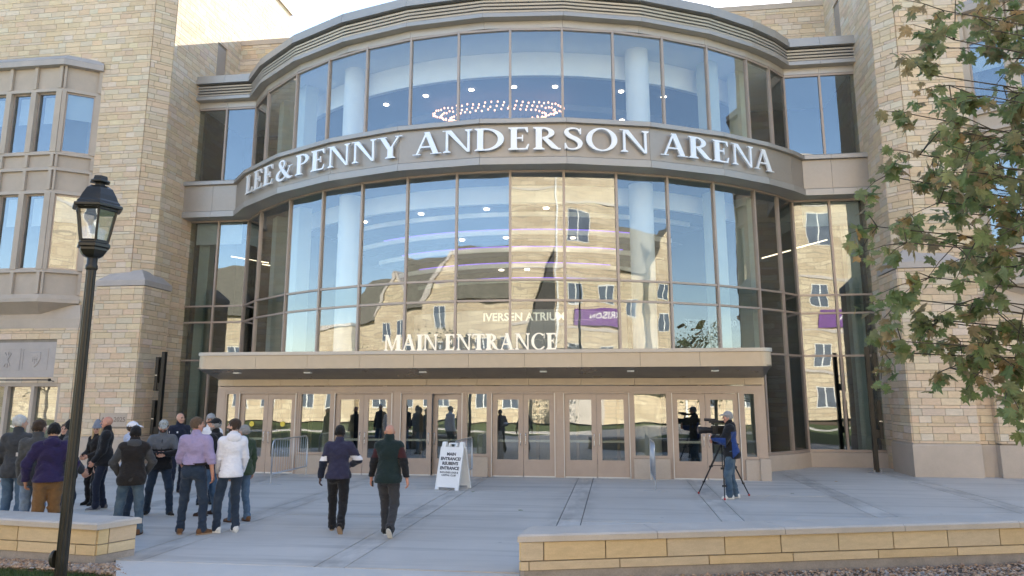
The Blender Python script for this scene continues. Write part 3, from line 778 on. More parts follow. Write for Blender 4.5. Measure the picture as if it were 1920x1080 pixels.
    mb._add(lo+hi, fcs if side < 0 else [f[::-1] for f in fcs]); mb.build('plinth_slope', 'cast_stone', T)
    Bx('plinth', (XS+.02, 23.6, -.05), (XS-.3, 24.7, .86), 'cast_stone')
    # projecting lower wall under the bay
    lx1, ly = -17.62, 22.05
    holeW = [(-23.5+23.5, -18.05+23.5, .75, 2.62), (-23.5+23.5, -18.35+23.5, 2.80, 3.95)]
    MB().prism(P([(-23.5, ly+t), (lx1-t, ly+t), (lx1-t, 22.5), (-23.5, 22.5)]), 2.62, 4.42).build('wall_core', 'mortar', T)
    MB().prism(P([(-18.05, ly+t), (lx1-t, ly+t), (lx1-t, 22.5), (-18.05, 22.5)]), 0, 2.62).build('wall_core', 'mortar', T)
    B += face((-23.5, ly), (lx1, ly), .9, 4.42, 17, holeW); B += face((lx1, ly), (lx1, 22.3), .9, 4.42, 18)
    Bx('plinth', (-23.5, ly-.06, -.05), (lx1+.05, 22.4, .75 if side < 0 else .86), 'cast_stone')
    if side > 0: Bx('plinth', (-17.7, 22.2, -.05), (-17.05, 22.45, .86), 'cast_stone')
    mb = MB(); zz = [(4.42), (5.18)]
    lo = [(mx(-23.5), ly-.02, 4.42), (mx(lx1+.02), ly-.02, 4.42), (mx(lx1+.02), 22.31, 4.42), (mx(-23.5), 22.31, 4.42)]
    hi = [(mx(-23.5), 22.20, 5.20), (mx(lx1-.16), 22.20, 5.20), (mx(lx1-.16), 22.31, 5.20), (mx(-23.5), 22.31, 5.20)]
    mid = [(x, y, 4.72) for x, y, z in lo]
    f2 = [[0, 1, 5, 4], [1, 2, 6, 5], [2, 3, 7, 6], [3, 0, 4, 7]]
    fcs2 = f2+[[a+4 for a in f] for f in f2]+[[8, 9, 10, 11]]
    mb._add(lo+mid+hi, fcs2 if side < 0 else [f[::-1] for f in fcs2]); mb.build('weathering', 'cast_stone', T)
    # carved panel and ground-floor windows
    Bx('carved_panel', (-23.5, ly-.01, 2.80), (-18.35, ly+.015, 3.95), 'cast_stone_grey')
    for i in range(4):
        x1 = -18.62-i*1.02; w_ = .95
        for (a, b) in (((x1-w_, ly-.022, 3.02), (x1, ly-.0, 3.05)), ((x1-w_, ly-.022, 3.72), (x1, ly, 3.75)), ((x1-.03, ly-.0235, 3.05), (x1, ly, 3.72)), ((x1-w_, ly-.0235, 3.05), (x1-w_+.03, ly, 3.72))): Bx('panel_rib', a, b, 'cast_stone_grey')
        cx = x1-w_/2; sh = MB(); out = [(-.2, .24), (.2, .24), (.21, .02), (.12, -.16), (0, -.26), (-.12, -.16), (-.21, .02)]
        if i % 2 == 0:
            sh._add([(mx(cx+a), ly-.012, 3.38+b) for a, b in out]+[(mx(cx+a*.93), ly-.035, 3.38+b*.93) for a, b in out], [[j, (j+1) % 7, 7+(j+1) % 7, 7+j] for j in range(7)]+[list(range(7, 14))])
            for a0, b0, a1, b1 in ((-.10, .12, .10, .15), (-.015, -.14, .015, .12), (-.09, -.02, .09, .01), (-.09, -.09, -.06, .09), (.06, -.09, .09, .09)): sh.box((mx(cx+a0), ly-.045, 3.38+b0), (mx(cx+a1), ly-.03, 3.38+b1))
        else:
            for s in (-1, 1): sh.obox((mx(cx), ly-.025, 3.38), Vector((.025, 0, .05*s)).normalized()*.03, Vector((0, .012, 0)), Vector((-.5*s, 0, 1)).normalized()*.24)
            sh.obox((mx(cx), ly-.0265, 3.38), (.03, 0, 0), (0, .012, 0), (0, 0, .26))
        o = sh.build('relief', 'cast_stone_grey', T); fix_normals(o.data)
    if side < 0:
        MB().tube([(-22, ly-.35, 2.70), (-18.25, ly-.35, 2.70)], .018, 8).build('banner_rod', 'black_metal', T)
        MB().lathe([(.02, -.045), (.05, -.03), (.05, .03), (.02, .045)], (-18.20, ly-.35, 2.70), 12).build('rod_knob', 'black_metal', T); MB().tube([(-18.3, ly, 2.66), (-18.3, ly-.36, 2.70)], .012, 6).build('rod_bracket', 'black_metal', T)
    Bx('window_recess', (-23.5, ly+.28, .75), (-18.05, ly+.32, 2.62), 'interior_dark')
    Bx('window_head', (-23.5, ly+.02, 2.50), (-18.05, ly+.30, 2.62), 'cast_stone'); Bx('window_sill', (-23.5, ly-.04, .70), (-18.0, ly+.3, .80), 'cast_stone')
    for i in range(4):
        x1 = -18.05-i*.98
        Bx('window_jamb', (x1-.12, ly+.02, .80), (x1, ly+.28, 2.50), 'cast_stone')
        Bx('glass_pane', (x1-.98, ly+.16, .82), (x1-.12, ly+.17, 2.48), 'glass_oriel')
    # bay window (oriel): front, splayed cheek, two storeys of glass between panelled bands
    of, oc, ow = 21.62, -18.85, -17.92                # front plane, corner x, x where the cheek meets the wall
    foot = [(-23.4, 22.28), (-23.4, of), (oc, of), (ow, 22.28)]
    def ring(o): return [(-23.4, of-o), (oc+o*.45, of-o), (ow+o*1.15, 22.32)]
    def band_(z0, z1, o0, o1, name, mat='cast_stone'):
        pr = ring(0); path = P(pr) if side < 0 else P(pr)[::-1]
        MB().sweep(path, [(o0, z0), (o1, z1), (-.35, z1), (-.35, z0)]).build(name, mat, T)
    band_(13.60, 13.80, .16, .16, 'oriel_coping', 'cast_stone_grey'); band_(13.805, 14.05, .16, -.10, 'oriel_coping', 'cast_stone_grey')
    for z0, z1, nm_, mt in ((12.72, 13.595, 'oriel_panel', 0), (9.90, 10.42, 'oriel_panel', 0), (9.08, 9.84, 'oriel_panel', 0), (5.52, 6.28, 'oriel_panel', 0)):
        band_(z0, z1, -.07, -.07, nm_)
    for z in (12.66, 10.36, 9.80, 8.98, 6.26): band_(z, z+.12, .03, .0, 'oriel_rail')
    band_(5.25, 5.37, .13, .13, 'oriel_moulding'); band_(5.37, 5.52, .07, .02, 'oriel_moulding')
    # sloping underside
    lo_ = [(-23.4, 22.29, 4.78), (-19.3, 22.29, 4.78), (-18.8, 22.31, 4.80)]; hi_ = [(-23.4, of-.1, 5.25), (oc+.04, of-.1, 5.25), (ow+.1, 22.31, 5.25)]
    mb = MB(); fc = [[0, 1, 4, 3], [1, 2, 5, 4]]; mb._add([(mx(x), y, z) for x, y, z in lo_+hi_], fc if side < 0 else [f[::-1] for f in fc]); mb.build('oriel_underside', 'cast_stone', T)
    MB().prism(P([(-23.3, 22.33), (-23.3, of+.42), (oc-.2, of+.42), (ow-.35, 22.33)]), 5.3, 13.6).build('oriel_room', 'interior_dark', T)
    # posts and panes
    ch_n = Vector((22.28-of, -(ow-oc), 0)).normalized(); dch = Vector((ow-oc, 22.28-of, 0)).normalized()
    posts = [oc-.02-i*.97 for i in range(5)]
    for z0, z1 in ((6.37, 8.99), (10.47, 12.67)):
        for i, x in enumerate(posts):
            Bx('oriel_post', (x-.20, of-.035, z0-.01), (x+.0 if i else x+.02, of+.25, z1+.01), 'cast_stone')
            if i < 4:
                x1 = x-.20; x0 = posts[i+1]
                Bx('window_frame', (x0+.001, of+.10, z0), (x0+.05, of+.16, z1), 'frame_metal'); Bx('window_frame', (x1-.05, of+.10, z0), (x1-.001, of+.16, z1), 'frame_metal')
                Bx('window_frame', (x0+.05, of+.10, z0), (x1-.05, of+.16, z0+.06), 'frame_metal'); Bx('window_frame', (x0+.05, of+.10, z1-.06), (x1-.05, of+.16, z1), 'frame_metal')
                Bx('glass_pane', (x0+.045, of+.13, z0+.055), (x1-.045, of+.138, z1-.055), 'glass_oriel')
                Bx('roller_shade', (x0+.12, of+.30, z1-.62-.45), (x1-.05, of+.31, z1-.1), 'roller_shade')
        # splayed cheek
        def cheek(name, u0, u1, v0, v1, a, b, mat):
            c = Vector((oc, of, 0))+dch*((u0+u1)/2)+ch_n*(-(v0+v1)/2)
            d3 = Vector((dch.x, dch.y, 0)); n3 = Vector((ch_n.x, ch_n.y, 0))
            if side > 0: c.x = mx(c.x); d3 = Vector((-d3.x, d3.y, 0)); n3 = Vector((-n3.x, n3.y, 0))
            MB().obox((c.x, c.y, (a+b)/2), d3*(u1-u0)/2, n3*(v1-v0)/2, Vector((0, 0, (b-a)/2))).build(name, mat, T)
        Lc = math.hypot(ow-oc, 22.28-of)
        cheek('oriel_post', .0, .12, -.03, .2, z0-.01, z1+.01, 'cast_stone'); cheek('oriel_post', Lc-.14, Lc+.05, -.03, .2, z0-.01, z1+.01, 'cast_stone')
        cheek('window_frame', .12, Lc-.14, .06, .12, z0, z0+.06, 'frame_metal'); cheek('window_frame', .12, Lc-.14, .06, .12, z1-.06, z1, 'frame_metal')
        cheek('window_frame', .12, .165, .06, .12, z0+.06, z1-.06, 'frame_metal'); cheek('window_frame', Lc-.185, Lc-.14, .06, .12, z0+.06, z1-.06, 'frame_metal')
        cheek('glass_pane', .16, Lc-.18, .085, .093, z0+.055, z1-.055, 'glass_oriel'); cheek('roller_shade', .16, Lc-.18, .16, .17, z1-.95, z1-.06, 'roller_shade')
    # mullions across the panelled bands
    for z0, z1 in ((12.78, 13.595), (9.92, 10.36), (9.10, 9.80), (5.53, 6.26)):
        for i, x in enumerate(posts): Bx('oriel_rib', (x-.16, of-.03, z0), (x-.04, of+.06, z1), 'cast_stone')
        cheek('oriel_rib', .0, .07, -.025, .06, z0, z1, 'cast_stone'); cheek('oriel_rib', Lc-.08, Lc+.02, -.025, .06, z0, z1, 'cast_stone')
    # string courses (dark joint lines) high on the tower
    for z in (12.6,):
        pass
    if side < 0:
        bx('cornerstone', (bx1-1.12, by-.012, 1.21), (bx1-.18, by+.03, 1.67), 'cast_stone', T)
        sans('A.D. 2025', .15, 'carved', T, Matrix.Translation((bx1-.65, by-.0135, 1.37)) @ UPR, .004, .004)
    # roof-top niche with a metal panel in the side wall
    Bx('roof_door', (XS-.010, 25.62, 14.1), (XS-.10, 26.28, 16.2), 'metal_panel')
    emit_bricks(T, B)
    return T
M('carved', (.24, .19, .155), .9, var=.05)
tower(-1); tower(1)
# parapet wall standing back above the drum roof
par = thing('parapet_wall', 'stone parapet wall set back above the drum roof between the towers', 'wall', (AX, 27.6, 14))
bx('wall_core', (XL, 27.42, 13.9), (XR, 27.9, 17.0), 'mortar', par); bx('coping', (XL, 27.34, 17.0), (XR, 27.98, 17.22), 'cast_stone', par)
emit_bricks(par, lay_bricks((XL, 27.4), (XR, 27.4), 14.05, 17.0, 31))
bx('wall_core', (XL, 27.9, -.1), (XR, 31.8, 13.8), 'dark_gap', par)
# ================================================================== the campus behind the camera (seen in the glass)
M('shingle', (.16, .145, .11), .9, var=.25, scale=2.5, fine=14, bmp=.4, bdist=.02)
M('shadow_dark', (.07, .065, .055), .9, var=.25, scale=2.5, fine=14, bmp=.4, bdist=.02)  # shade as a dark colour, for the shadow shape on the hall
M('hall_window', (.10, .12, .15), .15, var=.2, scale=.6, fine=2); M('hall_frame', (.72, .71, .66), .6, var=.04)
M('banner_purple', (.16, .06, .22), .7, var=.12, scale=1.5); M('mulch', (.10, .065, .04), .95, var=.3, scale=5, fine=30)
M('bark', (.085, .07, .055), .95, var=.3, scale=9, fine=40, bmp=.6, bdist=.01)
def hall_stone():
    m, nt, b = new_mat('hall_stone'); g = nd(nt, 'ShaderNodeNewGeometry')
    br = nd(nt, 'ShaderNodeTexBrick'); mp = nd(nt, 'ShaderNodeMapping'); mp.inputs['Rotation'].default_value = (R_(90), 0, 0)
    lk(nt, g.outputs['Position'], mp.inputs['Vector']); lk(nt, mp.outputs[0], br.inputs['Vector'])
    for k, v in (('Color1', (.64, .53, .36, 1)), ('Color2', (.50, .39, .255, 1)), ('Mortar', (.36, .30, .22, 1))): br.inputs[k].default_value = v
    br.inputs['Scale'].default_value = 1; br.inputs['Brick Width'].default_value = 1.3; br.inputs['Row Height'].default_value = .36; br.inputs['Mortar Size'].default_value = .03; br.inputs['Bias'].default_value = 0
    n = noise(nt, world_pos(nt), .3, 4, .6); lk(nt, mul_col(nt, br.outputs[0], ramp(nt, n, .3, .7, .9, 1.1)), b.inputs['Base Color']); b.inputs['Roughness'].default_value = .9
hall_stone()
def hall_windows(T, x0, x1, y, zs, step, w_=1.5, h=2.0, nrm=1):
    n = max(1, int((x1-x0)/step)); off = (x1-x0-n*step)/2
    for z in zs:
        for i in range(n):
            c = x0+off+(i+.5)*step
            f = bx('window', (c-w_/2, y-.02, z), (c+w_/2, y+.03, z+h), 'hall_frame', T)
            for s in (-1, 1): bx('pane', (c+s*w_/4-w_/4+.06, y+.031, z+.08), (c+s*w_/4+w_/4-.06, y+.04, z+h-.08), 'hall_window', f)
SWAP = Matrix(((0, 0, 1, 0), (1, 0, 0, 0), (0, 1, 0, 0), (0, 0, 0, 1))); FLIP = Matrix(((1, 0, 0, 0), (0, 0, 1, 0), (0, 1, 0, 0), (0, 0, 0, 1)))
def profile(name, pts, a, b, mat, T, mtx):            # outline carried along X (SWAP) or along Y (FLIP)
    o = MB().prism(pts, a, b).build(name, mat, T); o.data.transform(mtx); fix_normals(o.data); return o
hall = thing('limestone_hall', 'tall sunlit limestone hall mirrored in the middle of the glass drum', 'building', (8, -24, 0))
bx('wall', (-7, -36, 0), (28, -22, 25), 'hall_stone', hall); bx('coping', (-7.2, -36, 25), (28.2, -21.8, 25.3), 'capstone', hall)
bx('wall', (28, -36, 0), (57, -23.5, 16.2), 'hall_stone', hall); profile('roof', [(-23.1, 16.2), (-29, 23), (-36.4, 16.2)], 28.05, 57.2, 'shingle', hall, SWAP)
profile('gable', [(46, 0), (53, 0), (53, 16.6), (49.5, 22), (46, 16.6)], -24, -22.6, 'hall_stone', hall, FLIP)
profile('shadow_wedge', [(1.7, 3.0), (5.4, 3.0), (5.4, 14.9)], -21.98, -20.8, 'shadow_dark', hall, FLIP)  # added dark wedge, shaped as the shadow that falls on the hall wall
bx('buttress', (12.6, -22, 0), (13.6, -20.9, 17.5), 'hall_stone', hall); bx('entrance_arch', (-5.5, -22.0, 0), (-1, -21.4, 4.2), 'capstone', hall)
for z in (4.4, 8.2, 13.2, 20.4): bx('string_course', (-6.9, -22, z), (27.9, -21.93, z+.22), 'capstone', hall)
hall_windows(hall, -6.5, 1, -22, (5.3, 9.4, 15.5), 2.9); hall_windows(hall, 6, 12, -22, (1.2, 5.2, 10.0), 3.0); hall_windows(hall, 14, 27.5, -22, (1.2, 4.9, 10.7), 3.3)
hall_windows(hall, 18.0, 21.2, -22, (16.4,), 3.0, 2.3, 3.2); hall_windows(hall, 23.6, 26.8, -22, (16.4,), 3.0, 2.3, 3.2)
hall_windows(hall, 29, 45.5, -23.5, (1.2, 5.2, 11.0), 2.7); hall_windows(hall, 46.6, 52.4, -22.6, (5.2, 9.6, 13), 2.8)
bx('downpipe', (5.7, -22, 0), (5.85, -21.85, 24.5), 'hall_frame', hall)
bx('banner', (19.0, -21.9, 8.55), (26.6, -21.86, 10.3), 'banner_purple', hall)
sans('MORRISON', .62, 'white_letter', hall, Matrix.Translation((22.8, -21.85, 9.2)) @ Matrix.Rotation(math.pi, 4, 'Z') @ UPR, .01, .01)
low = thing('gabled_hall', 'long limestone hall with shingle roof and gables mirrored beside the tall hall', 'building', (-28, -25, 0))
bx('wall', (-62, -36, 0), (-7.1, -24, 10.8), 'hall_stone', low); profile('roof', [(-23.4, 10.8), (-30, 17.2), (-36.6, 10.8)], -62.4, -7.05, 'shingle', low, SWAP)
for gx in (-26.5, -51.0):
    profile('gable', [(gx-3.2, 0), (gx+3.2, 0), (gx+3.2, 11.2), (gx, 15.8), (gx-3.2, 11.2)], -24.2, -22.9, 'hall_stone', low, FLIP)
    for s in (-1, 1): MB().obox((gx+s*1.65, -23.5, 13.7), Vector((3.2, 0, -s*4.6)).normalized()*2.85, (0, .75, 0), Vector((s*4.6, 0, 3.2)).normalized()*.16).build('gable_coping', 'capstone', low)
    hall_windows(low, gx-2.6, gx+2.6, -22.9, (1.2, 5.2, 8.6), 2.5, 1.3, 1.9)
hall_windows(low, -47, -30.5, -24, (1.2, 5.4), 2.7); hall_windows(low, -22.5, -8, -24, (1.2, 5.4), 2.4)
ramp_ = thing('pale_library', 'pale far hall with flat roof mirrored at the edge of the drum', 'building', (-80, -12, 0))
bx('wall', (-98, -30, 0), (-66, -8, 10.5), 'hall_stone', ramp_); bx('coping', (-98.2, -30.2, 10.5), (-65.8, -7.8, 10.9), 'capstone', ramp_)
hall_windows(ramp_, -97, -67, -8, (1.5, 5.3), 3.2)
# paths on the lawn, mulch bed
MB().box((-60, -8.6, -.13), (60, -6.4, -.10)).build('path', 'walk_concrete', kind='structure')
MB().prism([(-6.6, -1.0), (1.4, -1.0), (9, -21), (4, -21)], -.129, -.108).build('path', 'walk_concrete', kind='structure')
MB().prism([(9, -17), (14, -21), (26, -21.2), (26, -18), (15, -14)], -.129, -.105).build('mulch_bed', 'mulch', kind='structure')

# leaves and trees -------------------------------------------------
def leaf_mat(name, src, cols, trans=.35, gain=1.0):
    m, nt, b = new_mat(name); out = nt.nodes['Material Output']
    if src == 'obj': f = nd(nt, 'ShaderNodeObjectInfo').outputs['Random']
    else:
        a = nd(nt, 'ShaderNodeAttribute'); a.attribute_name = 'col'; f = a.outputs['Fac']
    r = nd(nt, 'ShaderNodeValToRGB'); el = r.color_ramp.elements
    while len(el) > 1: el.remove(el[-1])
    el[0].position = 0; el[0].color = (*cols[0], 1)
    for i, c in enumerate(cols[1:]): e = el.new((i+1)/(len(cols)-1)); e.color = (*c, 1)
    lk(nt, f, r.inputs[0]); n = noise(nt, world_pos(nt), 14, 3, .6)
    c = mul_col(nt, r.outputs[0], ramp(nt, n, .3, .7, .8*gain, 1.2*gain)); lk(nt, c, b.inputs['Base Color']); b.inputs['Roughness'].default_value = .55
    t = nd(nt, 'ShaderNodeBsdfTranslucent'); lk(nt, c, t.inputs[0]); mx = nd(nt, 'ShaderNodeMixShader'); mx.inputs[0].default_value = trans
    lk(nt, b.outputs[0], mx.inputs[1]); lk(nt, t.outputs[0], mx.inputs[2]); lk(nt, mx.outputs[0], out.inputs['Surface'])
MAPLE = [(.15, .20, .075), (.19, .23, .09), (.12, .17, .07), (.21, .23, .10), (.16, .21, .085), (.23, .23, .11), (.18, .20, .09), (.22, .20, .10), (.14, .185, .075), (.31, .23, .11), (.25, .20, .12), (.36, .22, .08)]
leaf_mat('maple_leaf', 'obj', MAPLE, .55, 1.32); leaf_mat('maple_mass', 'attr', MAPLE, .55, 1.32)
leaf_mat('far_leaf', 'attr', [(.05, .075, .02), (.08, .10, .03), (.12, .11, .04), (.20, .12, .04), (.06, .085, .025)])
def simple_tree(name, label, x, y, h, r, n, seed, bare=False, mat='far_leaf', size=.22):
    rn = random.Random(seed); T = thing(name, label, 'tree', (x, y, 0)); WORLD[0] = False
    tb = MB(); tips = []
    tb.tube([(0, 0, -.15), (.05, .02, h*.25), (0, .06, h*.55)], [.035*h**.9*.6, .03*h**.9*.5, .012*h**.8], 8)
    for i in range(14):
        a = rn.uniform(0, 6.28); z0 = h*rn.uniform(.25, .55); rr = r*rn.uniform(.5, .95); z1 = z0+h*rn.uniform(.1, .38)
        m = (math.cos(a)*rr*.5, math.sin(a)*rr*.5, (z0+z1)/2+.1*h*.3); e = (math.cos(a)*rr, math.sin(a)*rr, z1)
        tb.tube([(0, .04, z0), m, e], [.02*h**.6*.5, .012*h**.6*.5, .006], 5); tips += [m, e]
        for k in range(3):
            b2 = Vector(m).lerp(Vector(e), rn.random()); q = b2+Vector((rn.uniform(-1, 1), rn.uniform(-1, 1), rn.uniform(.2, 1)))*r*.35; tb.tube([b2, q], [.012, .004], 4); tips.append(tuple(q))
    tb.build('trunk', 'bark', T)
    if not bare:
        lb = MB()
        for i in range(n):
            c = Vector(rn.choice(tips))+Vector((rn.gauss(0, 1), rn.gauss(0, 1), rn.gauss(0, .8)))*r*.20
            u = Vector((rn.gauss(0, 1), rn.gauss(0, 1), rn.gauss(0, 1))).normalized(); v = u.orthogonal().normalized(); s = size*rn.uniform(.6, 1.3)
            q = rn.random(); lb.poly3([c-u*s*.5, c+v*s*.35, c+u*s*.6, c-v*s*.35], 0, (q, q, q))
        lb.build('crown', mat, T)
    WORLD[0] = True
simple_tree('campus_tree', 'leafy tree on the lawn mirrored in the doors nearest the tripod', 6.5, -9.5, 7.5, 2.8, 1800, 1)
simple_tree('campus_tree', 'leafy tree mirrored in the first doors beside the crowd', -18, -10, 8, 3.0, 1800, 2)
simple_tree('campus_tree', 'thin bare tree mirrored in the wing glass beside the maple', 13.6, -16, 4.2, 1.5, 0, 3, True)
simple_tree('campus_tree', 'orange-tinted tree mirrored low in the curved glass above the canopy end', 58, -8, 10, 4.2, 7000, 4)
simple_tree('campus_tree', 'dark green tree mirrored low in the curved glass above the canopy end', 64, -2, 11, 3.6, 7000, 5)
simple_tree('campus_tree', 'round lawn tree mirrored behind the letters above the canopy', -4.2, -15.5, 7, 2.2, 1400, 6)
simple_tree('campus_tree', 'broad lawn tree mirrored at the far edge of the drum', -44, -8, 9, 4, 1600, 7)
def far_wood(name, cx, cy, w_, h, n, seed):
    rn = random.Random(seed); lb = MB()
    for i in range(n):
        c = Vector((cx+rn.uniform(-1, 1)*w_, cy+rn.uniform(-5, 5), abs(rn.gauss(0, .5))*h)); u = Vector((rn.gauss(0, 1), rn.gauss(0, 1), rn.gauss(0, 1))).normalized(); v = u.orthogonal(); s = rn.uniform(.8, 2.2); q = rn.random()
        lb.poly3([c-u*s*.5, c+v*s*.4, c+u*s*.6, c-v*s*.4], 0, (q, q, q))
    lb.build(name, 'far_leaf', None, label='far wood of autumn trees behind the lawn', cat='wood', kind='stuff')
far_wood('far_wood', 125, -20, 50, 9, 2600, 3)

# ================================================================== planters
def planter(name, label, fr, depth, zb, ztop, rows, end_dir, seed, capover=.05, capjoints=()):
    """front line fr = [(x,y),...]; body goes back by depth"""
    T = thing(name, label, 'planter wall', (*fr[0], 0)); rn = random.Random(seed)
    a = Vector(fr[0]); b = Vector(fr[1]); d = (b-a).normalized(); L = (b-a).length; n = Vector((d.y, -d.x)); n = -n if n.y > 0 else n; back = -n
    d3 = Vector((d.x, d.y, 0)); n3 = Vector((n.x, n.y, 0)); e3 = Vector((*Vector(end_dir).normalized(), 0))
    core = [a-n*.02, b-n*.02, b+back*depth-n*0, a+Vector((e3.x, e3.y))*depth/abs(e3.dot(-n3))]
    MB().prism([tuple(p) for p in core], zb, ztop-.09).build('core', 'mortar', T)
    MB().prism([tuple(a+n*.0), tuple(b+n*0), tuple(b-n*.1), tuple(a-n*.1)], zb, rows[0][0]).build('footing', 'planter_base', T)
    # stones, two courses
    for z0, z1, lens, off in rows:
        u = -off; i = 0
        while u < L:
            w_ = lens*rn.uniform(.97, 1.03); s0, s1 = max(0, u), min(L, u+w_)
            if s1-s0 > .03:
                g = .007; c = a+d*((s0+s1)/2)-n*.02; col = rn.choice([(.60, .455, .27), (.575, .435, .26), (.60, .47, .30), (.62, .485, .31), (.56, .45, .31)])
                mb = MB().obox((c.x, c.y, (z0+z1)/2), d3*((s1-s0)/2-g), n3*.035, Vector((0, 0, (z1-z0)/2-.006)), 0)
                o = mb.build('block', 'stone_piece', T); o.color = (*col, 1)
            u += w_
        # end face
        nl = depth/abs(e3.dot(-n3)); cuts = [0, nl*.28, nl] if z1-z0 > .12 else [0, nl*.72, nl]
        en = Vector((e3.y, -e3.x, 0));
        if en.dot(Vector((-d.x, -d.y, 0))) < 0: en = -en
        for s0, s1 in zip(cuts, cuts[1:]):
            c = Vector((a.x, a.y, 0))+e3*((s0+s1)/2)-en*.02
            o = MB().obox((c.x, c.y, (z0+z1)/2), e3*((s1-s0)/2-.006), en*.037, Vector((0, 0, (z1-z0)/2-.006))).build('block', 'stone_piece', T); o.color = (*rn.choice([(.60, .46, .26), (.60, .48, .31), (.56, .43, .29)]), 1)
    c = Vector((a.x, a.y, 0))+e3*nl/2-en*.02; MB().obox((c.x, c.y, (zb+rows[0][0])/2), e3*nl/2, en*.03, Vector((0, 0, (rows[0][0]-zb)/2))).build('footing', 'planter_base', T)
    # capstones
    js = [0]+list(capjoints)+[L]
    for s0, s1 in zip(js, js[1:]):
        p0 = a+d*s0+n*capover; p1 = a+d*s1+n*capover; q1 = a+d*s1-n*(depth+capover); q0 = a+d*s0-n*(depth+capover)
        if s0 == 0:
            ev = Vector((en.x, en.y)); p0 = p0+ev*capover; q0 = a+Vector((e3.x, e3.y))*(nl+capover)+ev*capover
        dv = d*.004; pts = [p0+dv, p1-dv, q1-dv, q0+dv]; ctr = sum(pts, Vector((0, 0)))/4
        mb = MB(); top = [p+(ctr-p).normalized()*.03 if False else p for p in pts]
        lo = [(p.x, p.y, ztop-.085) for p in pts]; mi = [(p.x, p.y, ztop-.02) for p in pts]
        ins = []
        for k, p in enumerate(pts):
            v = Vector((0, 0))
            if k in (0, 1): v -= n*.03
            if k in (2, 3): v += n*.03
            if s0 == 0 and k in (0, 3): v += d*.03
            ins.append(p+v)
        hi = [(p.x, p.y, ztop) for p in ins]
        fcs = [[3, 2, 1, 0]]+[[i, (i+1) % 4, 4+(i+1) % 4, 4+i] for i in range(4)]+[[4+i, 4+(i+1) % 4, 8+(i+1) % 4, 8+i] for i in range(4)]+[[8, 9, 10, 11]]
        o = mb._add(lo+mi+hi, fcs).build('capstone', 'capstone', T); fix_normals(o.data)
    return T
planter('planter_wall', 'low stone planter wall with long capstones in front of the tripod', [(-1.19, 9.25), (7.2, 11.75)], .50, -.16, .505, [(.085, .195, 1.16, 1.04), (.198, .418, .78, .48)], (.10, 1), 3, .05, (1.72, 3.42, 5.1, 6.8))
planter('planter_wall', 'low stone planter wall under the crowd beside the lamp post', [(-6.86, 9.32), (-12.5, 9.95)], .52, -.16, .505, [(.085, .22, .95, .62), (.223, .418, .72, .15)], (.42, 1), 4, .05, (1.75, 3.4))

# ================================================================== gravel and grass
M('gravel_bed', (.16, .12, .09), .95, var=.3, scale=8, fine=40)
def gravel(name, poly, n, seed, zb=-.10):
    rn = random.Random(seed); mb = MB()
    xs_ = [p[0] for p in poly]; ys_ = [p[1] for p in poly]
    def inside(x, y):
        c = False; j = len(poly)-1
        for i in range(len(poly)):
            if (poly[i][1] > y) != (poly[j][1] > y) and x < (poly[j][0]-poly[i][0])*(y-poly[i][1])/(poly[j][1]-poly[i][1])+poly[i][0]: c = not c
            j = i
        return c
    k = 0
    while k < n:
        x, y = rn.uniform(min(xs_), max(xs_)), rn.uniform(min(ys_), max(ys_))
        if not inside(x, y): continue
        k += 1; s = rn.uniform(.012, .026)*(1.5 if rn.random() < .12 else 1); z = zb+rn.uniform(0, .03)
        pts = [Vector(q)*s*rn.uniform(.7, 1.25) for q in ((1.2, 0, 0), (-1.2, 0, 0), (0, 1, 0), (0, -1, 0), (0, 0, .75), (0, 0, -.75))]
        rot = Matrix.Rotation(rn.uniform(0, 6.3), 3, 'Z') @ Matrix.Rotation(rn.uniform(-.6, .6), 3, 'X')
        c = rn.choice([(.42, .28, .19), (.36, .25, .18), (.48, .36, .27), (.30, .22, .17), (.45, .31, .20), (.38, .34, .31)]); kk = rn.uniform(.75, 1.15)
        mb._add([rot @ p+Vector((x, y, z+s*.4)) for p in pts], [[0, 2, 4], [2, 1, 4], [1, 3, 4], [3, 0, 4], [2, 0, 5], [1, 2, 5], [3, 1, 5], [0, 3, 5]], 0, tuple(v*kk for v in c))
    mb.build(name, 'stone_mass', None, label='loose tan river gravel at the foot of the planter walls', cat='gravel', kind='stuff')
GL = [(-6.60, 9.46), (-6.85, 9.30), (-10.5, 9.70), (-10.2, 9.20), (-6.6, 8.95), (-6.02, 8.80)]
GR = [(-1.2, 9.2), (6.4, 11.45), (6.9, 10.7), (-.95, 8.5)]
MB().prism(GL, -.13, -.045).build('gravel_bed', 'gravel_bed', kind='structure'); MB().prism(GR, -.13, -.045).build('gravel_bed', 'gravel_bed', kind='structure')
gravel('gravel', GL, 4200, 1, -.05); gravel('gravel', GR, 4200, 2, -.05)
MB().prism([(-14, 9.4), (-10.2, 9.20), (-6.6, 8.95), (-6.02, 8.80), (-5.30, 7.6), (-6.6, -1), (-14, -1)], -.13, -.062).build('lawn', 'lawn_ground', kind='structure')
def grass_patch(poly, n, seed):
    rn = random.Random(seed); mb = MB()
    for i in range(n):
        x = rn.uniform(poly[0], poly[1]); y = rn.uniform(poly[2], poly[3]); h = rn.uniform(.03, .075); a = rn.uniform(0, 6.28); w_ = .004; q = rn.random()
        dx, dy = math.cos(a)*w_, math.sin(a)*w_; lx, ly_ = rn.uniform(-.03, .03), rn.uniform(-.03, .03)
        mb.poly3([(x-dx, y-dy, -.065), (x+dx, y+dy, -.065), (x+lx, y+ly_, -.065+h)], 0, (q, q, q))
    mb.build('grass', 'grass_blade', None, label='short green lawn grass below the gravel by the lamp post', cat='grass', kind='stuff')
leaf_mat('grass_blade', 'attr', [(.035, .075, .012), (.055, .10, .02), (.08, .11, .03), (.03, .06, .012)], .25)
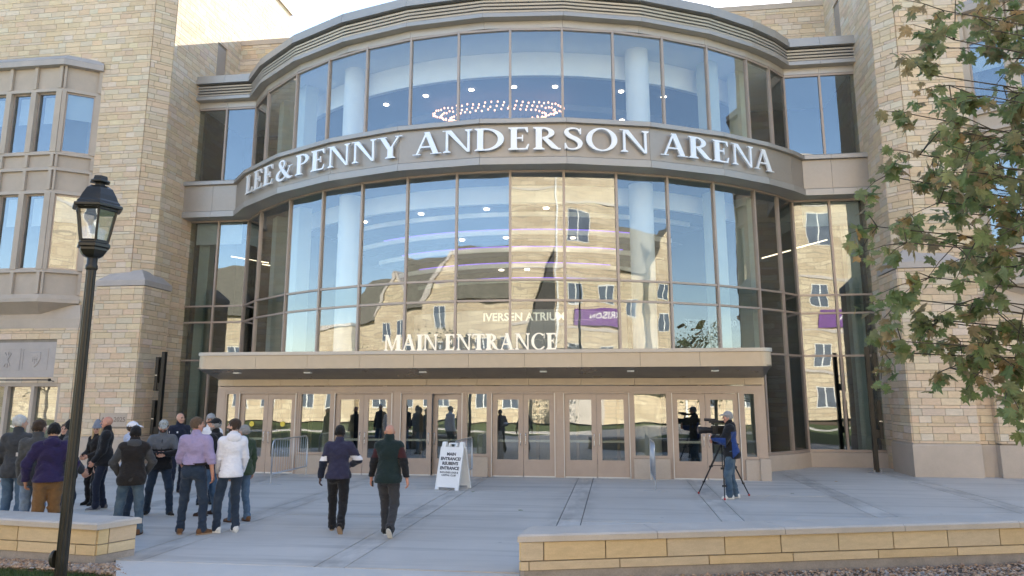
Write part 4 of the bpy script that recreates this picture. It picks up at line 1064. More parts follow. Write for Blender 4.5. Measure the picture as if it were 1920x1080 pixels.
grass_patch((-9.8, -6.1, 8.0, 9.05), 9000, 1)

# ================================================================== lamp post
lamp = thing('lamp_post', 'tall dark fluted lamp post with six-sided glass lantern by the planter', 'lamp post', (-6.52, 8.28, -.07)); WORLD[0] = False
def fluted(r0, r1, z0, z1, n=12, seg=6):
    mb = MB(); vs = []; k = n*2
    for i in range(seg+1):
        t = i/seg; r = r0+(r1-r0)*t
        for j in range(k): a = 2*math.pi*j/k; rr_ = r*(1.0 if j % 2 == 0 else .90); vs.append((rr_*math.cos(a), rr_*math.sin(a), z0+(z1-z0)*t))
    mb._add(vs, [[i*k+j, i*k+(j+1) % k, (i+1)*k+(j+1) % k, (i+1)*k+j] for i in range(seg) for j in range(k)]); return mb
fluted(.062, .051, 0, 4.02).build('pole', 'lamp_paint', lamp)
MB().lathe([(.085, -.02), (.085, .03), (.066, .05)], (0, 0, 0), 20).build('base_ring', 'lamp_paint', lamp)
autosmooth(MB().lathe([(.052, 3.97), (.064, 3.99), (.064, 4.03), (.055, 4.05), (.055, 4.14), (.05, 4.15)], (0, 0, 0), 20).build('collar', 'lamp_paint', lamp))
H6 = dict(n=6, phase=R_(12))
lant = MB().lathe([(.075, 4.14), (.12, 4.17), (.155, 4.23), (.155, 4.26), (.185, 4.275), (.185, 4.31), (.165, 4.33), (.165, 4.345)], (0, 0, 0), **H6).build('lantern_base', 'lamp_paint', lamp)
lz0, lz1, lr0, lr1 = 4.345, 4.80, .155, .225
for j in range(6):
    a = R_(12)+j*math.pi/3; a2 = a+math.pi/3
    p0 = (lr0*math.cos(a), lr0*math.sin(a), lz0); p1 = (lr1*math.cos(a), lr1*math.sin(a), lz1)
    MB().tube([p0, p1], .013, 6).build('lantern_post', 'lamp_paint', lamp)
    q0 = (lr0*math.cos(a2), lr0*math.sin(a2), lz0); q1 = (lr1*math.cos(a2), lr1*math.sin(a2), lz1)
    n_ = Vector((math.cos(a+math.pi/6), math.sin(a+math.pi/6), -.1))*.003; mb = MB(); A = [Vector(p)*.985 for p in (p0, q0, q1, p1)]
    for v, s in zip(A, (p0, q0, q1, p1)): v.z = s[2]
    mb._add([v+n_ for v in A]+[v-n_ for v in A], [[0, 1, 2, 3], [7, 6, 5, 4], [0, 4, 5, 1], [1, 5, 6, 2], [2, 6, 7, 3], [3, 7, 4, 0]]); mb.build('lantern_glass', 'glass_lamp', lamp)
    B_ = [Vector(p).lerp(Vector(q), .0) for p, q in ((p1, q1),)]
    MB().tube([Vector(p1)-Vector((0, 0, .03)), Vector(q1)-Vector((0, 0, .03))], .018, 5).build('lantern_rail', 'lamp_paint', lamp); MB().tube([Vector(p0)+Vector((0, 0, .01)), Vector(q0)+Vector((0, 0, .01))], .014, 5).build('lantern_rail', 'lamp_paint', lamp)
MB().lathe([(.27, 4.79), (.285, 4.80), (.285, 4.83), (.255, 4.85), (.25, 4.87), (.225, 4.90), (.20, 4.97), (.15, 5.07), (.10, 5.11), (.07, 5.115)], (0, 0, 0), **H6).build('lantern_roof', 'lamp_paint', lamp)
MB().lathe([(.06, 5.115), (.055, 5.15), (.115, 5.165), (.115, 5.18), (.085, 5.20), (.075, 5.25), (.02, 5.265)], (0, 0, 0), **H6).build('finial', 'lamp_paint', lamp)
autosmooth(MB().lathe([(.03, 4.35), (.035, 4.40), (.035, 4.60), (.02, 4.62)], (0, 0, 0), 14).build('lamp_tube', 'roller_shade', lamp))
o = MB().lathe([(.055, 0), (.055, .01), (.045, .018)], (0, 0, 0), 14).build('access_cover', 'lamp_paint', lamp); o.matrix_basis = Matrix.Translation((-.056, -.025, .36)) @ Matrix.Rotation(R_(-95), 4, 'Y') @ Matrix.Diagonal((1.9, 1, 2.6, 1))
lamp.rotation_euler = (R_(.4), R_(.2), 0); lamp.scale = (1.10, 1.10, .955)
# ================================================================== black light columns
def light_column(label, x, y, flip):
    T = thing('light_column', label, 'light column', (x, y, 0), 0, 'black light columns beside the wings')
    MB().box((-.055, -.07, 0), (.055, .07, 3.62)).build('post', 'black_metal', T)
    for z0, z1 in ((2.35, 3.45), (.95, 2.05)):
        hd = MB().box((flip*.20-.05, -.075, z0), (flip*.20+.05, .075, z1)).build('lamp_head', 'black_metal', T)
        MB().box((flip*.055, -.05, z0+.02), (flip*.15, .05, z0+.25)).build('arm', 'black_metal', hd)
        MB().box((flip*.20-.045, -.079, z0+.5), (flip*.20+.045, -.0755, z0+.515)).build('seam', 'chrome', hd)
    MB().lathe([(.24, 0), (.24, .012), (.2, .02)], (0, 0, 0), 20).build('base_plate', 'galvanised', T)
    for a in range(4): MB().lathe([(.018, 0), (.018, .06)], (.13*math.cos(a*1.57+.78), .13*math.sin(a*1.57+.78), .02), 6).build('bolt', 'galvanised', T)
light_column('tall black light column standing in front of the stone tower beside the crowd', -14.72, 22.45, -1)
light_column('tall black light column beside the right wing glass and stone tower', 7.42, 23.10, 1)
# ================================================================== crowd barriers
def barrier(label, x, y0, y1, tilt=0.):
    T = thing('crowd_barrier', label, 'barrier', (x, y0, 0), tilt, 'galvanised crowd barriers at the doors'); L = y1-y0; r = .019; h = 1.08; zb = .24; c = .16
    pts = [(0, .04, zb)]+[(0, .04, h-c)]
    for i in range(1, 7): a = math.pi-(math.pi/2)*i/6; pts.append((0, .04+c+c*math.cos(a), h-c+c*math.sin(a)))
    for i in range(0, 7): a = math.pi/2-(math.pi/2)*i/6; pts.append((0, L-.04-c+c*math.cos(a), h-c+c*math.sin(a)))
    pts.append((0, L-.04, zb)); pts.append((0, .04, zb))
    MB().tube(pts, r, 8).build('frame', 'galvanised', T, smooth=True)
    n = 15
    for i in range(1, n):
        y = .04+(L-.08)*i/n; zt = h-.01 if c < y < L-c else h-.06
        MB().tube([(0, y, zb), (0, y, zt)], .0062, 6).build('bar', 'galvanised', T, smooth=True)
    for y in (.04, L-.04):
        lg = MB().tube([(0, y, zb), (0, y, .02)], .016, 8).build('leg', 'galvanised', T); MB().box((-.28, y-.03, 0), (.28, y+.03, .008)).build('foot', 'galvanised', lg)
barrier('steel crowd barrier in front of the first doors beside the crowd', -8.64, 17.97, 20.2)
barrier('steel crowd barrier behind the white sandwich board', -3.92, 17.95, 20.2)
barrier('steel crowd barrier seen edge-on near the tripod', .86, 17.9, 20.12)
# ================================================================== sandwich board
M('board_white', (.78, .78, .77), .5, var=.03); M('board_text', (.03, .035, .05), .6, var=.05)
SB = thing('sandwich_board', 'white A-frame sandwich board with black entrance lettering on the plaza', 'sandwich board', (-3.98, 17.42, 0), R_(-16))
def board_panel(tilt, front):
    p = MB(); w_, h = .62, 1.12
    p.box((-w_/2, -.02, .06), (w_/2, .0, h-.12)); p.box((-w_/2, -.035, 0), (-w_/2+.09, .012, .06)); p.box((w_/2-.09, -.035, 0), (w_/2, .012, .06))
    p.box((-w_/2, -.03, .06), (-w_/2+.03, .012, h-.12)); p.box((w_/2-.03, -.03, .06), (w_/2, .012, h-.12)); p.box((-w_/2+.03, -.029, .06), (w_/2-.03, .011, .09)); p.box((-w_/2+.03, -.029, h-.15), (w_/2-.03, .011, h-.12))
    for s in (-1, 1): p.box((s*.235-.05, -.028, h-.12), (s*.235+.05, .01, h)); 
    for x0, x1, z0, z1 in ((-.11, -.08, h-.12, h-.02), (.08, .11, h-.12, h-.02), (-.08, .08, h-.045, h-.02)): p.box((x0, -.024, z0), (x1, .008, z1))
    o = p.build('panel', 'board_white', SB)
    o.matrix_basis = Matrix.Translation((0, -.0 if front else .62, 0)) @ Matrix.Rotation(R_(-tilt if front else tilt), 4, 'X') @ (Matrix.Identity(4) if front else Matrix.Rotation(math.pi, 4, 'Z'))
    return o
fp_ = board_panel(15.5, True); bp_ = board_panel(15.5, False)
for i, (t, h, z) in enumerate((('MAIN', .072, .80), ('ENTRANCE/', .072, .69), ("REUBEN'S", .072, .58), ('ENTRANCE', .072, .47), ('INCLUDES LOGE &', .042, .385), ('CAPITAL CLUB', .042, .32))):
    sans(t, h, 'board_text', fp_, Matrix.Translation((0, -.0225, z)) @ UPR, .003, .004 if h > .05 else .0015)
hg = MB(); hg.tube([(-.29, .12, .42), (-.29, .50, .42)], .008, 6); hg.build('hinge_strap', 'board_white', SB)
# ================================================================== video camera on its tripod
M('camera_black', (.020, .020, .021), .5, .1, var=.2, scale=20, fine=90); M('tripod_red', (.35, .03, .03), .5, var=.05); M('lens_glass', (.02, .025, .04), .08, var=.02)
TP = thing('tripod', 'black video tripod with red feet in front of the last doors', 'tripod', (2.30, 17.16, 0))
ap = Vector((.02, .0, 1.18)); feet = [Vector((-.50, .41, .02)), Vector((-.07, -.58, .02)), Vector((.56, .19, .02))]
for ft in feet:
    lg = MB(); mid = ap.lerp(ft, .48); lo2 = ap.lerp(ft, .78); side = Vector((0, 0, 1)).cross((ft-ap)).normalized()*.022
    lg.tube([ap+side, mid+side], .011, 6); lg.tube([ap-side, mid-side], .011, 6); lg.tube([mid, lo2], .017, 8); lg.tube([lo2, ft], .013, 8)
    L_ = lg.build('leg', 'camera_black', TP); MB().obox(mid, side.normalized()*.045, (0, 0, .022), Vector((.02, .02, 0))).build('clamp', 'camera_black', L_); MB().obox(lo2, side.normalized()*.032, (0, 0, .018), Vector((.016, .016, 0))).build('clamp', 'camera_black', L_)
    MB().lathe([(.012, 0), (.022, .01), (.022, .035), (.012, .05)], (ft.x, ft.y, 0.0), 10).build('foot', 'tripod_red', L_)
sp = MB()
for ft in feet: sp.tube([ap+Vector((0, 0, -.52)), ap.lerp(ft, .46)], .008, 6)
sp.build('spreader', 'camera_black', TP)
MB().lathe([(.06, 1.12), (.075, 1.16), (.075, 1.20), (.05, 1.22), (.05, 1.27), (.06, 1.275), (.06, 1.33), (.03, 1.34)], (ap.x, ap.y, 0), 16).build('head', 'camera_black', TP, smooth=False)
MB().tube([(ap.x+.05, ap.y-.02, 1.28), (ap.x+.34, ap.y-.10, 1.12)], .011, 8).build('pan_handle', 'camera_black', TP)
VC = thing('video_camera', 'black shoulder video camera mounted on the tripod', 'video camera', (2.26, 17.14, 1.34), R_(8)); VC.scale = (1.18, 1.25, 1.2)
bd = MB(); bd.box((-.14, -.06, .0), (.20, .06, .15)); bd.box((.20, -.05, .02), (.30, .05, .13)); bd.build('body', 'camera_black', VC)
lz = autosmooth(MB().lathe([(.048, 0), (.055, .02), (.055, .10), (.06, .11), (.06, .20), (.068, .21), (.068, .27), (.055, .275)], (0, 0, 0), 18).build('lens', 'camera_black', VC)); lz.matrix_basis = Matrix.Translation((-.13, 0, .07)) @ Matrix.Rotation(R_(-90), 4, 'Y')
o = MB().lathe([(.052, 0), (.052, .004)], (0, 0, 0), 18).build('lens_glass', 'lens_glass', lz); o.location = (0, 0, .272)
hd = MB(); hd.tube([(-.11, 0, .15), (-.11, 0, .225), (-.05, 0, .235), (.12, 0, .235), (.16, 0, .15)], .015, 8); hd.build('top_handle', 'camera_black', VC)
vf = MB(); vf.box((-.20, -.10, .205), (-.06, -.03, .255)); vf.tube([(-.06, -.065, .23), (.06, -.08, .225), (.12, -.085, .22)], [.024, .022, .03], 10); vf.build('viewfinder', 'camera_black', VC)
mc = MB(); mc.tube([(-.27, .02, .262), (-.06, .02, .255)], .026, 10); mc.build('microphone', 'camera_black', VC)
MB().box((-.05, -.067, .03), (.10, -.0605, .12)).build('side_panel', 'black_metal', VC)
WORLD[0] = True
# ================================================================== people: smooth bodies and clothes grown from distance fields
WORLD[0] = False
class Field:
    def __init__(s, lo, hi, h):
        s.h = h; s.lo = np.array(lo, np.float32); n = np.ceil((np.array(hi)-np.array(lo))/h).astype(int)+1
        s.ax = [s.lo[i]+h*np.arange(n[i], dtype=np.float32) for i in range(3)]; s.F = np.full(n, .25, np.float32)
    def _sl(s, lo, hi):
        out = []
        for i in range(3):
            a = int(max(0, math.floor((lo[i]-s.lo[i])/s.h))); b = int(min(s.F.shape[i], math.ceil((hi[i]-s.lo[i])/s.h)+1))
            if b <= a: return None
            out.append(slice(a, b))
        return tuple(out)
    def _grid(s, sl): return s.ax[0][sl[0]][:, None, None], s.ax[1][sl[1]][None, :, None], s.ax[2][sl[2]][None, None, :]
    def add(s, fn, lo, hi, k=.03, op='u'):
        m = k+.035; sl = s._sl([v-m for v in lo], [v+m for v in hi])
        if sl is None: return
        d = fn(*s._grid(sl)).astype(np.float32); F = s.F[sl]
        if op == 'u':
            if k > 0: hh = np.maximum(k-np.abs(F-d), 0)/k; s.F[sl] = np.minimum(F, d)-hh*hh*k*.25
            else: s.F[sl] = np.minimum(F, d)
        else:
            d = -d; hh = np.maximum(k-np.abs(F-d), 0)/k if k > 0 else 0; s.F[sl] = np.maximum(F, d)+hh*hh*k*.25
    def cone(s, a, b, ra, rb, k=.03, op='u', flat=None):
        a = np.array(a, np.float32); b = np.array(b, np.float32); ba = b-a; L2 = float(ba@ba)+1e-9; rm = max(ra, rb)
        def fn(x, y, z):
            px, py, pz = x-a[0], y-a[1], z-a[2]; t = np.clip((px*ba[0]+py*ba[1]+pz*ba[2])/L2, 0, 1)
            return np.sqrt((px-ba[0]*t)**2+(py-ba[1]*t)**2+(pz-ba[2]*t)**2)-(ra+(rb-ra)*t)
        s.add(fn, np.minimum(a, b)-rm, np.maximum(a, b)+rm, k, op)
    def ell(s, c, r, rot=None, k=.03, op='u'):
        c = np.array(c, np.float32); r = np.array(r, np.float32); Rm = np.eye(3) if rot is None else np.array(rot); ext = float(max(r))
        def fn(x, y, z):
            px, py, pz = x-c[0], y-c[1], z-c[2]
            q = [Rm[0][i]*px+Rm[1][i]*py+Rm[2][i]*pz for i in range(3)]
            k0 = np.sqrt(sum((q[i]/r[i])**2 for i in range(3))); k1 = np.sqrt(sum((q[i]/(r[i]*r[i]))**2 for i in range(3)))+1e-6
            return k0*(k0-1)/k1
        e = np.abs(Rm) @ r
        s.add(fn, c-e, c+e, k, op)
    def clip(s, p, n, soft=0):
        n = np.array(n, float); n /= np.linalg.norm(n); x, y, z = s.ax[0][:, None, None], s.ax[1][None, :, None], s.ax[2][None, None, :]
        s.F = np.maximum(s.F, ((x-p[0])*n[0]+(y-p[1])*n[1]+(z-p[2])*n[2]).astype(np.float32))
    def ripple(s, fn):
        x, y, z = s.ax[0][:, None, None], s.ax[1][None, :, None], s.ax[2][None, None, :]; s.F = s.F+fn(x, y, z).astype(np.float32)
    def net(s):
        F = s.F; h = s.h; neg = F < 0; n = F.shape
        c = np.zeros([v-1 for v in n], np.int8)
        for i in (0, 1):
            for j in (0, 1):
                for k in (0, 1): c += neg[i:n[0]-1+i, j:n[1]-1+j, k:n[2]-1+k]
        I = np.argwhere((c > 0) & (c < 8)); N = len(I)
        if N == 0: return np.zeros((0, 3)), np.zeros((0, 4), int)
        idx = np.full([v-1 for v in n], -1, np.int32); idx[tuple(I.T)] = np.arange(N)
        acc = np.zeros((N, 3)); cnt = np.zeros(N)
        for ax in range(3):
            o = [a for a in range(3) if a != ax]
            for u in (0, 1):
                for v in (0, 1):
                    d = np.zeros(3, int); d[o[0]] = u; d[o[1]] = v; e = d.copy(); e[ax] = 1
                    A = I+d; B = I+e; fa = F[tuple(A.T)]; fb = F[tuple(B.T)]; m = (fa < 0) != (fb < 0)
                    t = np.where(m, fa/np.where(m, fa-fb, 1), 0); q = d[None, :].astype(float).repeat(N, 0); q[:, ax] = t
                    acc += q*m[:, None]; cnt += m
        V = (I+acc/cnt[:, None])*h+s.lo
        Q = []
        for ax in range(3):
            o = [(ax+1) % 3, (ax+2) % 3]; sl0 = [slice(None)]*3; sl1 = [slice(None)]*3; sl0[ax] = slice(0, -1); sl1[ax] = slice(1, None)
            ch = neg[tuple(sl0)] != neg[tuple(sl1)]; E = np.argwhere(ch); E = E[(E[:, o[0]] > 0) & (E[:, o[1]] > 0) & (E[:, o[0]] < n[o[0]]-1) & (E[:, o[1]] < n[o[1]]-1)]
            if not len(E): continue
            def cell(du, dv): e = E.copy(); e[:, o[0]] -= du; e[:, o[1]] -= dv; return idx[tuple(e.T)]
            q = np.stack([cell(1, 1), cell(0, 1), cell(0, 0), cell(1, 0)], 1); fl = ~neg[tuple(E.T)]; q[fl] = q[fl][:, ::-1]; Q.append(q)
        Q = np.concatenate(Q); Q = Q[(Q >= 0).all(1)]
        return V, Q
def np_mesh(name, parts, mats, pick=None):
    V = []; Q = []; o = 0
    for v, q in parts: V.append(v); Q.append(q+o); o += len(v)
    V = np.concatenate(V); Q = np.concatenate(Q)
    me = bpy.data.meshes.new(name); me.vertices.add(len(V)); me.vertices.foreach_set('co', V.astype(np.float32).ravel())
    me.loops.add(len(Q)*4); me.loops.foreach_set('vertex_index', Q.astype(np.int32).ravel()); me.polygons.add(len(Q))
    me.polygons.foreach_set('loop_start', np.arange(0, len(Q)*4, 4, dtype=np.int32)); me.polygons.foreach_set('use_smooth', np.ones(len(Q), bool))
    for m in mats: me.materials.append(MATS[m])
    if pick is not None:
        C_ = V[Q].mean(1); me.polygons.foreach_set('material_index', pick(C_).astype(np.int32))
    me.update(calc_edges=True); me.validate(); return me
def vadd(a, b): return np.array(a, float)+np.array(b, float)
def ik(a, t, l1, l2, pole):
    a = np.array(a, float); t = np.array(t, float); d = t-a; L = np.linalg.norm(d); L = max(1e-4, L)
    if L > (l1+l2)*.995: d = d/L*(l1+l2)*.995; t = a+d; L = (l1+l2)*.995
    u = d/L; x = (l1*l1-l2*l2+L*L)/(2*L); y = math.sqrt(max(0, l1*l1-x*x)); p = np.array(pole, float); p = p-u*(p@u); p /= (np.linalg.norm(p)+1e-9)
    return a+u*x+p*y, t
def rotz(a): c, s = math.cos(a), math.sin(a); return np.array([[c, -s, 0], [s, c, 0], [0, 0, 1.]])
def rotx(a): c, s = math.cos(a), math.sin(a); return np.array([[1, 0, 0], [0, c, -s], [0, s, c.real]])
def roty(a): c, s = math.cos(a), math.sin(a); return np.array([[c, 0, s], [0, 1, 0], [-s, 0, c]])

def cloth(name, col, var=.10, fade=None, rough=.9, scale=22):
    m, nt, b = new_mat(name); tc = nd(nt, 'ShaderNodeTexCoord'); p = tc.outputs['Object']
    n1 = noise(nt, p, scale, 4, .65); n2 = noise(nt, p, 260, 2, .6); n3 = noise(nt, p, 4, 3, .5)
    c = rgb(nt, col)
    if fade: c = mix_col(nt, col, fade, ramp(nt, n3, .40, .68, 0, 1))
    f = math2(nt, 'MULTIPLY', ramp(nt, n1, .3, .7, 1-var, 1+var), ramp(nt, n2, .3, .7, .9, 1.1))
    lk(nt, mul_col(nt, c, f), b.inputs['Base Color']); b.inputs['Roughness'].default_value = rough; b.inputs['Specular IOR Level'].default_value = .2
    b.inputs['Sheen Weight'].default_value = .15
    mp = nd(nt, 'ShaderNodeMapping'); mp.inputs['Rotation'].default_value = (.5, .3, .2); mp.inputs['Scale'].default_value = (1, 1, 2.6); lk(nt, p, mp.inputs['Vector']); n4 = noise(nt, mp.outputs[0], 11, 3, .55)
    bump(nt, b, math2(nt, 'ADD', math2(nt, 'MULTIPLY', n4, 2.0), math2(nt, 'ADD', n1, math2(nt, 'MULTIPLY', n2, .25))), .7, .012)
for n_, c_, k_ in [('c_black', (.013, .013, .015), {}), ('c_charcoal', (.045, .047, .052), {}), ('c_darkgrey', (.062, .064, .068), {}), ('c_grey', (.12, .125, .135), {}), ('c_navy', (.014, .018, .034), {}),
    ('c_purple', (.024, .017, .062), {}), ('c_polo', (.032, .031, .062), {}), ('c_lilac', (.33, .27, .42), dict(var=.06)), ('c_white', (.74, .73, .77), dict(var=.04)), ('c_bluegrey', (.42, .46, .58), {}), ('c_green', (.035, .055, .030), {}), ('c_forest', (.013, .024, .023), {}),
    ('c_maroon', (.05, .016, .018), {}), ('c_brownblack', (.020, .017, .016), {}), ('c_blue', (.018, .045, .17), {}), ('c_khaki', (.17, .092, .038), dict(var=.08)), ('c_darkjean', (.018, .030, .052), dict(fade=(.030, .045, .07))),
    ('c_jean', (.060, .105, .17), dict(fade=(.11, .17, .25))), ('c_lightjean', (.14, .20, .31), dict(fade=(.20, .27, .37))), ('c_midjean', (.045, .080, .125), dict(fade=(.10, .145, .185))), ('c_trouser', (.040, .040, .044), {}), ('c_beanie', (.20, .22, .27), {}), ('c_capgrey', (.30, .29, .28), {}), ('c_camo', (.20, .20, .17), dict(fade=(.45, .46, .45), var=.5, scale=45)),
    ('s_brown', (.15, .075, .036), {}), ('s_darkbrown', (.055, .032, .022), {}), ('s_black', (.012, .012, .012), {}), ('s_white', (.66, .65, .62), {}), ('s_grey', (.16, .15, .15), {}), ('s_sole', (.60, .58, .54), {}), ('s_gum', (.35, .24, .15), {}), ('belt', (.018, .014, .012), {})]:
    cloth(n_, c_, **k_)
def skin(name, col):
    m, nt, b = new_mat(name); tc = nd(nt, 'ShaderNodeTexCoord'); n = noise(nt, tc.outputs['Object'], 30, 4, .6); n2 = noise(nt, tc.outputs['Object'], 8, 2, .5)
    c = mix_col(nt, col, (col[0]*1.05, col[1]*.78, col[2]*.72), ramp(nt, n2, .42, .65, 0, .6)); lk(nt, mul_col(nt, c, ramp(nt, n, .3, .7, .93, 1.07)), b.inputs['Base Color'])
    b.inputs['Roughness'].default_value = .5; b.inputs['Subsurface Weight'].default_value = .08; b.inputs['Subsurface Radius'].default_value = (.01, .005, .003)
skin('skin_fair', (.52, .31, .225)); skin('skin_red', (.50, .26, .18)); skin('skin_dark', (.075, .042, .028)); skin('skin_tan', (.42, .25, .17))
for n_, c_ in (('hair_black', (.010, .009, .009)), ('hair_brown', (.045, .028, .018)), ('hair_grey', (.26, .25, .24)), ('hair_white', (.50, .49, .47)), ('hair_blond', (.48, .34, .18)), ('hair_sandy', (.11, .07, .042)), ('hair_stubble', (.22, .15, .115)), ('eye_dark', (.02, .015, .012))): cloth(n_, c_, .25, scale=60, rough=.7)
skin('lip', (.36, .13, .11))

CELL_B, CELL_C, CELL_H = .0105, .0125, .006
def fold(seed, amp=.004, fz=62, fx=24):
    rn = random.Random(seed); a, b, c, d = [rn.uniform(0, 6.28) for _ in range(4)]
    def fn(x, y, z): return amp*(np.sin(fz*z+2.4*np.sin(fx*x+a)+2.0*np.sin(fx*.8*y+b))*.6+np.sin(fz*.45*z+3*np.sin(fx*.5*x+c)+fx*.6*y+d)*.7)
    return fn
def person(label, loc, rz, H, sk='skin_fair', feet=((-.10, 0, 8, 0, 0), (.10, 0, -8, 0, 0)), hands=None, poles=None, lean=0., twist=0., sway=(0, 0), head=(0, 0), girth=1., belly=0.,
           top=None, legs=None, shoes=('s_black', 's_sole'), hair=None, hat=None, beard=None, vest=None, extra=None, seed=1, pelvis_drop=0., curl=(35, 35), hood=None, collar=None, legw=1.0, group=None, female=False):
    root = thing('person', label, 'person', (*loc, 0), rz, group); root.scale = (H/1.775,)*3
    g = girth*.965
    pel = np.array([sway[0], sway[1], .952-pelvis_drop]); RL = rotx(R_(-lean)) @ rotz(0); RT = rotz(R_(twist))
    def up(v): return pel+RL @ (RT @ np.array(v, float))           # torso frame, z measured from the pelvis
    shw = .172*(.9 if female else 1)*(.5+.5*g)
    sh = [up((-shw, -.01, .474)), up((shw, -.01, .474))]; neck = up((0, -.012, .555)); chest = up((0, .005, .36)); waist = up((0, .0+.02*belly, .13)); hc = up((0, .012, .705))
    hips = [pel+np.array([-.092, 0, -.02]), pel+np.array([.092, 0, -.02])]
    kn = []; an = []; fdir = []
    for i, (fx, fy, yaw, lift, pitch) in enumerate(feet):
        fd = rotz(R_(yaw)) @ np.array([0, 1., 0]); fdir.append(fd)
        a = np.array([fx, fy, .088+lift]); k_, a2 = ik(hips[i], a, .43, .425, fd+np.array([0, .3, 0])); kn.append(k_); an.append(a2)
    hands = hands or ((-.26, .02, .82), (.26, .02, .82)); poles = poles or ((-.4, -.8, -.2), (.4, -.8, -.2)); el = []; wr = []
    for i in range(2):
        e_, w_ = ik(sh[i], hands[i], .285, .255, poles[i]); el.append(e_); wr.append(w_)
    Rh = RL @ rotz(R_(head[0])) @ rotx(R_(head[1]))
    def hd(v): return hc+Rh @ (np.array(v, float)*1.06)
    # ---- body: one continuous skin surface
    allp = np.array([*kn, *an, *el, *wr, *sh, hc, pel]); lo = allp.min(0)-.22; hi = allp.max(0)+.22; lo[2] = -.02; hi[2] = hc[2]+.2
    B = Field(lo, hi, CELL_B)
    B.ell(chest, (.135*g, .09*g, .17), RL @ RT, .05); B.ell(waist, (.12*g, .085*g, .14), RL @ RT, .06); B.ell(pel, (.13*g, .095, .11), RL, .06); B.cone(neck-np.array([0, 0, .05]), hd((0, -.012, -.055)), .062, .054, .03)
    for i in range(2):
        B.cone(up((0, -.01, .49)), sh[i], .06, .055, .04); B.cone(sh[i], el[i], .050, .040, .03); B.cone(el[i], wr[i], .040, .027, .02)
        B.cone(hips[i], kn[i], .075, .05, .04); B.cone(kn[i], an[i], .048, .034, .03); B.cone(an[i]-np.array([0, 0, .03]), an[i]+fdir[i]*.12-np.array([0, 0, .055]), .035, .025, .02)
    # head
    B.ell(hd((0, -.012, .028)), (.073, .094, .088), Rh, .03); B.cone(hd((0, .028, -.012)), hd((0, .052, -.078)), .057, .030, .03)
    for s in (-1, 1): B.cone(hd((s*.036, .02, -.035)), hd((s*.026, .045, -.072)), .036, .026, .02); B.ell(hd((s*.077, -.008, -.008)), (.010, .020, .030), Rh, .008); B.ell(hd((s*.040, .062, -.016)), (.022, .022, .020), Rh, .02)
    B.cone(hd((-.030, .079, .030)), hd((.030, .079, .030)), .013, .013, .012)
    B.cone(hd((0, .086, .018)), hd((0, .106, -.020)), .008, .0125, .01)
    for s in (-1, 1): B.ell(hd((s*.031, .098, .010)), (.016, .014, .010), Rh, .008, 's')
    B.ell(hd((0, .082, -.050)), (.022, .012, .010), Rh, .01)
    parts = [B.net()]
    # hands: palm, four fingers and a thumb
    for i in range(2):
        f = wr[i]-el[i]; f /= np.linalg.norm(f); s = -1 if i == 0 else 1
        inw = np.array([-s*1., .15, 0]); inw = inw-f*(inw@f); inw /= np.linalg.norm(inw); side = np.cross(f, inw)*s     # side: towards the thumb (forwards)
        if side[1] < 0: side = -side
        c0 = wr[i]-f*.02; Hf = Field(np.minimum(c0, wr[i]+f*.22)-.11, np.maximum(c0, wr[i]+f*.22)+.11, CELL_H)
        Hf.cone(wr[i]-f*.03, wr[i]+f*.02, .026, .024, .01)
        for q in (-.028, -.010, .010, .028): Hf.cone(wr[i]+f*.015+side*q*.6, wr[i]+f*.085+side*q, .016, .0145, .012)
        cu = R_(curl[i])
        for q, ln in ((.029, .068), (.010, .076), (-.010, .070), (-.028, .055)):
            b0 = wr[i]+f*.088+side*q; d1 = f*math.cos(cu*.8)+inw*math.sin(cu*.8); b1 = b0+d1*ln*.55; d2 = f*math.cos(cu*1.9)+inw*math.sin(cu*1.9); b2 = b1+d2*ln*.5
            Hf.cone(b0, b1, .0095, .0088, .004); Hf.cone(b1, b2, .0088, .0075, .004)
        t0 = wr[i]+f*.022+side*.024; t1 = t0+(f*.55+side*.65+inw*.25)*.042; t2 = t1+(f*.85+side*.15+inw*.4)*.034
        Hf.cone(t0, t1, .0135, .0115, .008); Hf.cone(t1, t2, .0115, .0085, .006); parts.append(Hf.net())
    Rin = Rh.T
    def pick(C_):
        q = (C_-hc) @ Rin.T; m = np.zeros(len(C_), int); x, y, z = q[:, 0], q[:, 1], q[:, 2]; face = np.abs(z) < .12
        m[(np.abs(np.abs(x)-.031) < .014) & (z > .003) & (z < .017) & (y > .06) & face] = 1
        m[(np.abs(np.abs(x)-.032) < .019) & (z > .024) & (z < .034) & (y > .07) & face] = 3
        m[(np.abs(x) < .023) & (z > -.056) & (z < -.044) & (y > .07) & face] = 2
        if beard: m[(z < -.030) & (z > -.115) & (y > -.005) & ~((np.abs(x) < .020) & (z > -.056) & (z < -.042)) & ~((np.abs(x) < .016) & (z > -.034))] = 3
        return m
    WORLD[0] = False
    body = bpy.data.objects.new('body', np_mesh('body', parts, (sk, 'eye_dark', 'lip', beard or hair or 'hair_brown'), pick)); link(body, root)
    # ---- trousers
    Tq = Field(np.minimum.reduce([*kn, *an, pel])-.2, np.maximum.reduce([*kn, *an, pel])+.2, CELL_C); lw = legw
    Tq.ell(pel+np.array([0, 0, .03]), (.158*g, .118*g, .13), RL, .05)
    for i in range(2):
        s = -1 if i == 0 else 1; kd = an[i]-kn[i]; kd /= np.linalg.norm(kd)
        Tq.ell(pel+np.array([s*.072, -.048, -.03]), (.088*g, .085, .095), None, .05)
        Tq.cone(hips[i]+np.array([s*.0, 0, 0]), kn[i], .094*lw*(.4+.6*g), .070*lw, .045); Tq.cone(kn[i], an[i]-kd*.02, .069*lw, .060*lw, .03); Tq.cone(an[i]-kd*.03, an[i]+np.array([0, .01, -.02]), .061*lw, .066*lw, .02)
